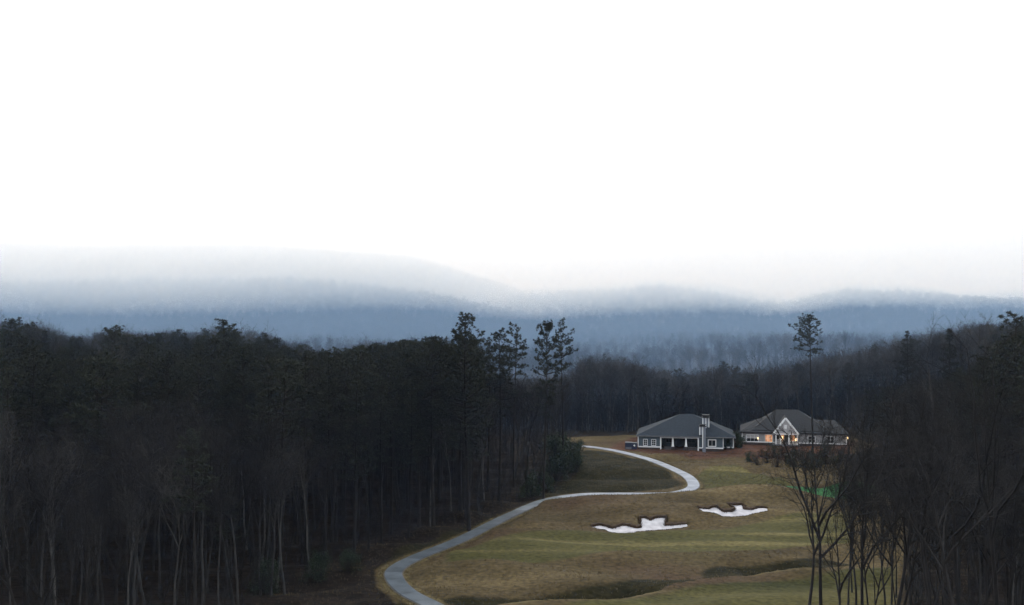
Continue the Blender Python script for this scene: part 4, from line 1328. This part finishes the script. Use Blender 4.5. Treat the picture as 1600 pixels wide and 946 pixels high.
def house_two():
    D = 213.0; k = F / D; cx = 1240.0
    X = lambda px: (px - cx) / k
    Z = lambda py: CAM_H - (py - HOR) / k
    ox = (cx - 800) / k
    root = thing("pale_house", (ox, D, 0), "pale house with steep white-trimmed porch gable and lit windows", "house", None, rad(-13))
    zb = min(ground_z(ox, D), ground_z(ox + 10, D), ground_z(ox - 10, D)) - 0.6
    zf_, ze = Z(693.0), Z(677)
    xl, p0, p1, xr = X(1161.5), X(1211), X(1246), X(1319)
    dep = 13.0
    w = G()
    wa = (X(1168.8), X(1186), Z(691.6), Z(681.5)); wb = (X(1197), X(1207.8), Z(691.8), Z(680.6))
    wc = (X(1262), X(1272), Z(691), Z(681.5)); wd_ = (X(1290), X(1300), Z(691), Z(681.5))
    wall(w, xl, p0, zf_, ze, 0, 0.2, [wa, wb]); wall(w, p1, xr, zf_, ze, 0, 0.2, [wc, wd_])
    w.box((xl, 0.2, zf_), (xl + 0.2, dep, ze)); w.box((xr - 0.2, 0.2, zf_), (xr, dep, ze)); w.box((xl + 0.2, dep - 0.2, zf_), (xr - 0.2, dep, ze))
    w.box((p0 - 0.2, 0.2, zf_), (p0, 2.4, ze)); w.box((p1, 0.2, zf_), (p1 + 0.2, 2.4, ze))
    w.obj("wall", M_siding_pale, root)
    b = G()
    pw = [(X(1214), X(1219), zf_ + 0.5, zf_ + 1.9), (X(1220.5), X(1226), zf_ + 0.1, zf_ + 1.95), (X(1237), X(1243), zf_ + 0.1, zf_ + 1.95)]
    wall(b, p0, p1, zf_ - 0.1, ze, 2.4, 0.2, pw)
    b.obj("porch_wall", M_inside, root)
    f = G(); f.box((xl - 0.04, -0.04, zb), (p0, 0.3, zf_ - 0.002)); f.box((p1, -0.04, zb), (xr + 0.04, 0.3, zf_ - 0.002)); f.box((xl - 0.04, 0.3, zb), (xl + 0.2, dep, zf_ - 0.002)); f.box((xr - 0.2, 0.3, zb), (xr + 0.04, dep, zf_ - 0.002))
    f.obj("foundation", M_brick, root)
    dk = G(); dk.box((p0 - 0.4, -1.6, zf_ - 0.35), (p1 + 0.4, 2.39, zf_ - 0.11))
    for q in range(6):
        x_ = p0 - 0.3 + (p1 - p0 + 0.6) * q / 5
        dk.box((x_ - 0.07, -1.55, zb), (x_ + 0.07, -1.41, zf_ - 0.36))
    dk.obj("porch_deck", M_greytrim, root)
    st = G(); 
    for q in range(4):
        st.box((X(1222), -2.7 + q * 0.28, zb), (X(1229), -2.42 + q * 0.28, zb + (zf_ - 0.15 - zb) * (q + 1) / 5))
    st.obj("steps", M_greytrim, root)
    t = G(); t.box((xl - 0.05, -0.06, zf_), (p0, -0.003, zf_ + 0.2)); t.box((p1, -0.06, zf_), (xr + 0.05, -0.003, zf_ + 0.2))
    t.box((xl - 0.05, -0.05, zf_ + 0.2), (xl + 0.12, -0.003, ze - 0.1)); t.box((xr - 0.12, -0.05, zf_ + 0.2), (xr + 0.05, -0.003, ze - 0.1))
    t.obj("trim", M_white, root)
    window(root, *wa, 0, 3, 2, 0.10, M_curtain, M_white, M_glass); window(root, *wb, 0, 3, 2, 0.08, M_lit)
    window(root, *wc, 0, 2, 2, 0.10); window(root, *wd_, 0, 2, 2, 0.10)
    window(root, *pw[0], 2.4, 1, 2, 0.07); window(root, *pw[1], 2.4, 2, 1, 0.07, M_lit); window(root, *pw[2], 2.4, 2, 1, 0.07, M_lit)
    for px in (1213, 1220, 1232.5, 1245):
        p = G(); xx = X(px); p.box((xx - 0.12, -1.5, zf_ - 0.11), (xx + 0.12, -1.26, ze - 0.25)); p.obj("porch_post", M_white, root)
    for a0, a1 in ((X(1214.2), X(1219)), (X(1233.6), X(1244))):
        p = G(); zr_ = zf_ + 0.55
        p.box((a0, -1.43, zr_), (a1, -1.35, zr_ + 0.08))
        x_ = a0
        while x_ < a1:
            p.box((x_, -1.41, zf_ - 0.1), (x_ + 0.035, -1.37, zr_)); x_ += 0.14
        p.obj("railing", M_white, root)
    bm_ = G(); bm_.box((p0 - 0.1, -1.52, ze - 0.25), (p1 + 0.1, -1.24, ze + 0.0)); bm_.obj("porch_beam", M_white, root)
    # gable
    ax, az = X(1227.5), Z(656.2) + 0.35
    gl, gr_, gz = X(1211.3), X(1244.5), ze + 0.1
    gw = G(); gw.add([(gl, -1.4, gz), (gr_, -1.4, gz), (ax, -1.4, az - 0.05), (gl, -1.2, gz), (gr_, -1.2, gz), (ax, -1.2, az - 0.05)], [(0, 1, 4, 3), (1, 2, 5, 4), (2, 0, 3, 5)])
    gw.f.append((np.array([[0, 2, 1], [3, 4, 5]]), 0))
    gab = gw.obj("gable", M_siding_gable, root)
    rk = G(); quad_bar(rk, (gl - 0.35, -1.66, gz - 0.2), (ax, -1.66, az + 0.1), 0.36, 0.2); quad_bar(rk, (gr_ + 0.35, -1.657, gz - 0.2), (ax, -1.657, az + 0.1), 0.36, 0.2)
    rk.obj("rake_trim", M_white, gab)
    vt = G(); vt.box((ax - 0.28, -1.45, gz + 0.95), (ax + 0.28, -1.403, gz + 1.75)); vt.obj("vent", M_white, gab)
    o_ = 0.4
    r_ = G(); hip(r_, xl - o_, xr + o_, -o_, dep + o_, ze + 0.12, Z(656.5) - 0.45, X(1189), X(1304))
    roof = r_.obj("roof", M_roof_grey, root)
    r2 = G(); hip(r2, X(1176), X(1296), -o_ + 0.6, dep + o_ - 0.3, ze + 0.45, Z(640) - 0.65, X(1216), X(1249))
    r2.obj("upper_roof", M_roof_grey, roof)
    r3 = G()
    V = [(gl - 0.5, -1.62, gz - 0.2), (ax, -1.62, az + 0.25), (gr_ + 0.5, -1.62, gz - 0.2), (gl - 0.5, 5.5, gz - 0.2), (ax, 5.5, az + 0.25), (gr_ + 0.5, 5.5, gz - 0.2)]
    V += [(a, b2, c - 0.12) for a, b2, c in V]
    r3.add(V, [(0, 1, 4, 3), (1, 2, 5, 4), (6, 9, 10, 7), (7, 10, 11, 8), (0, 6, 7, 1), (1, 7, 8, 2), (0, 3, 9, 6), (2, 8, 11, 5)])
    r3.obj("gable_roof", M_roof_grey, roof)
    fa = G(); fa.box((xl - o_, -o_ - 0.03, ze - 0.12), (gl - 0.52, -o_ - 0.004, ze + 0.11)); fa.box((gr_ + 0.52, -o_ - 0.03, ze - 0.12), (xr + o_, -o_ - 0.004, ze + 0.11)); fa.obj("fascia", M_dark, roof)
    # lit lamps
    for px, py, yy, sz_, en in ((1223.2, 687.0, 1.6, 0.20, 10), (1242.6, 685.8, -1.9, 0.16, 14), (1320.2, 682.6, -0.3, 0.12, 12), (1185.8, 686.5, -0.15, 0.10, 2)):
        l = G()
        xx, zz = X(px), Z(py)
        l.tube([(xx, yy, zz - sz_ * 1.6), (xx, yy, zz - sz_ * 0.5), (xx, yy, zz + sz_ * 0.6), (xx, yy, zz + sz_ * 2.1)], [sz_ * 0.75, sz_, sz_ * 0.7, sz_ * 0.35], 8)
        lamp = l.obj("porch_lamp", M_lamp, root)
        cp = G(); cp.tube([(xx, yy, zz + sz_ * 2.1), (xx, yy, zz + sz_ * 2.6)], [sz_ * 0.6, sz_ * 0.15], 8); cp.obj("lamp_cap", M_dark, lamp)
        ld = bpy.data.lights.new("lamp_light", 'POINT'); ld.energy = en; ld.color = (1, 0.66, 0.36); ld.shadow_soft_size = 0.2
        lo = bpy.data.objects.new("lamp_light", ld); C.objects.link(lo); lo.parent = lamp; lo.location = (xx, yy - sz_ * 1.8, zz)
house_two()

# ------------------------------------------------------------------ navy box left of the blue-grey house, heap of clay on the bare yard
def navy_box():
    D = 208.5
    x = (985.5 - 800) / F * D
    root = thing("utility_box", (x, D, ground_z(x, D) - 0.05), "low dark navy box with a round white spot, beside the blue-grey house's left end", "utility box", None, rad(-8))
    b = G(); b.box((-1.15, -0.6, 0), (0.25, 0.6, 1.42)); b.box((0.252, -0.5, 0), (1.3, 0.6, 1.36)); b.obj("body", M_carpaint, root)
    l = G(); l.box((-1.2, -0.66, 1.421), (0.3, 0.64, 1.5)); l.box((0.302, -0.56, 1.361), (1.36, 0.64, 1.43)); l.obj("lid", M_greytrim, root)
    q = G(); q.box((-1.05, -0.62, 0.12), (0.15, -0.601, 0.5)); q.obj("lower_panel", M_greytrim, root)
    r = G(); r.tube([(0.75, -0.49, 0.86), (0.75, -0.56, 0.86)], [0.3, 0.3], 16); rim_ = r.obj("round_frame", M_dark, root)
    r = G(); r.tube([(0.75, -0.55, 0.86), (0.75, -0.60, 0.86)], [0.19, 0.17], 14); r.obj("white_disc", M_white, rim_)
navy_box()

def heap():
    p = hit(1087, 710, h_full)
    root = thing("clay_heap", p, "small heap of red clay on the bare yard before the blue-grey house", "dirt heap")
    X_, Y_ = np.meshgrid(np.linspace(-2.4, 2.4, 40), np.linspace(-1.2, 1.2, 24))
    Z_ = 0.75 * np.exp(-((X_ + 0.7) / 0.9) ** 2 - (Y_ / 0.6) ** 2) + 0.55 * np.exp(-((X_ - 0.9) / 0.7) ** 2 - (Y_ / 0.55) ** 2) + R.normal(0, 0.03, X_.shape) - 0.12
    gg = G(); ii = (np.arange(23)[:, None] * 40 + np.arange(39)[None]).ravel()
    gg.add(np.stack([X_.ravel(), Y_.ravel(), Z_.ravel()], 1), np.stack([ii, ii + 1, ii + 41, ii + 40], 1))
    gg.obj("clay", M_dirtpile, root)
heap()
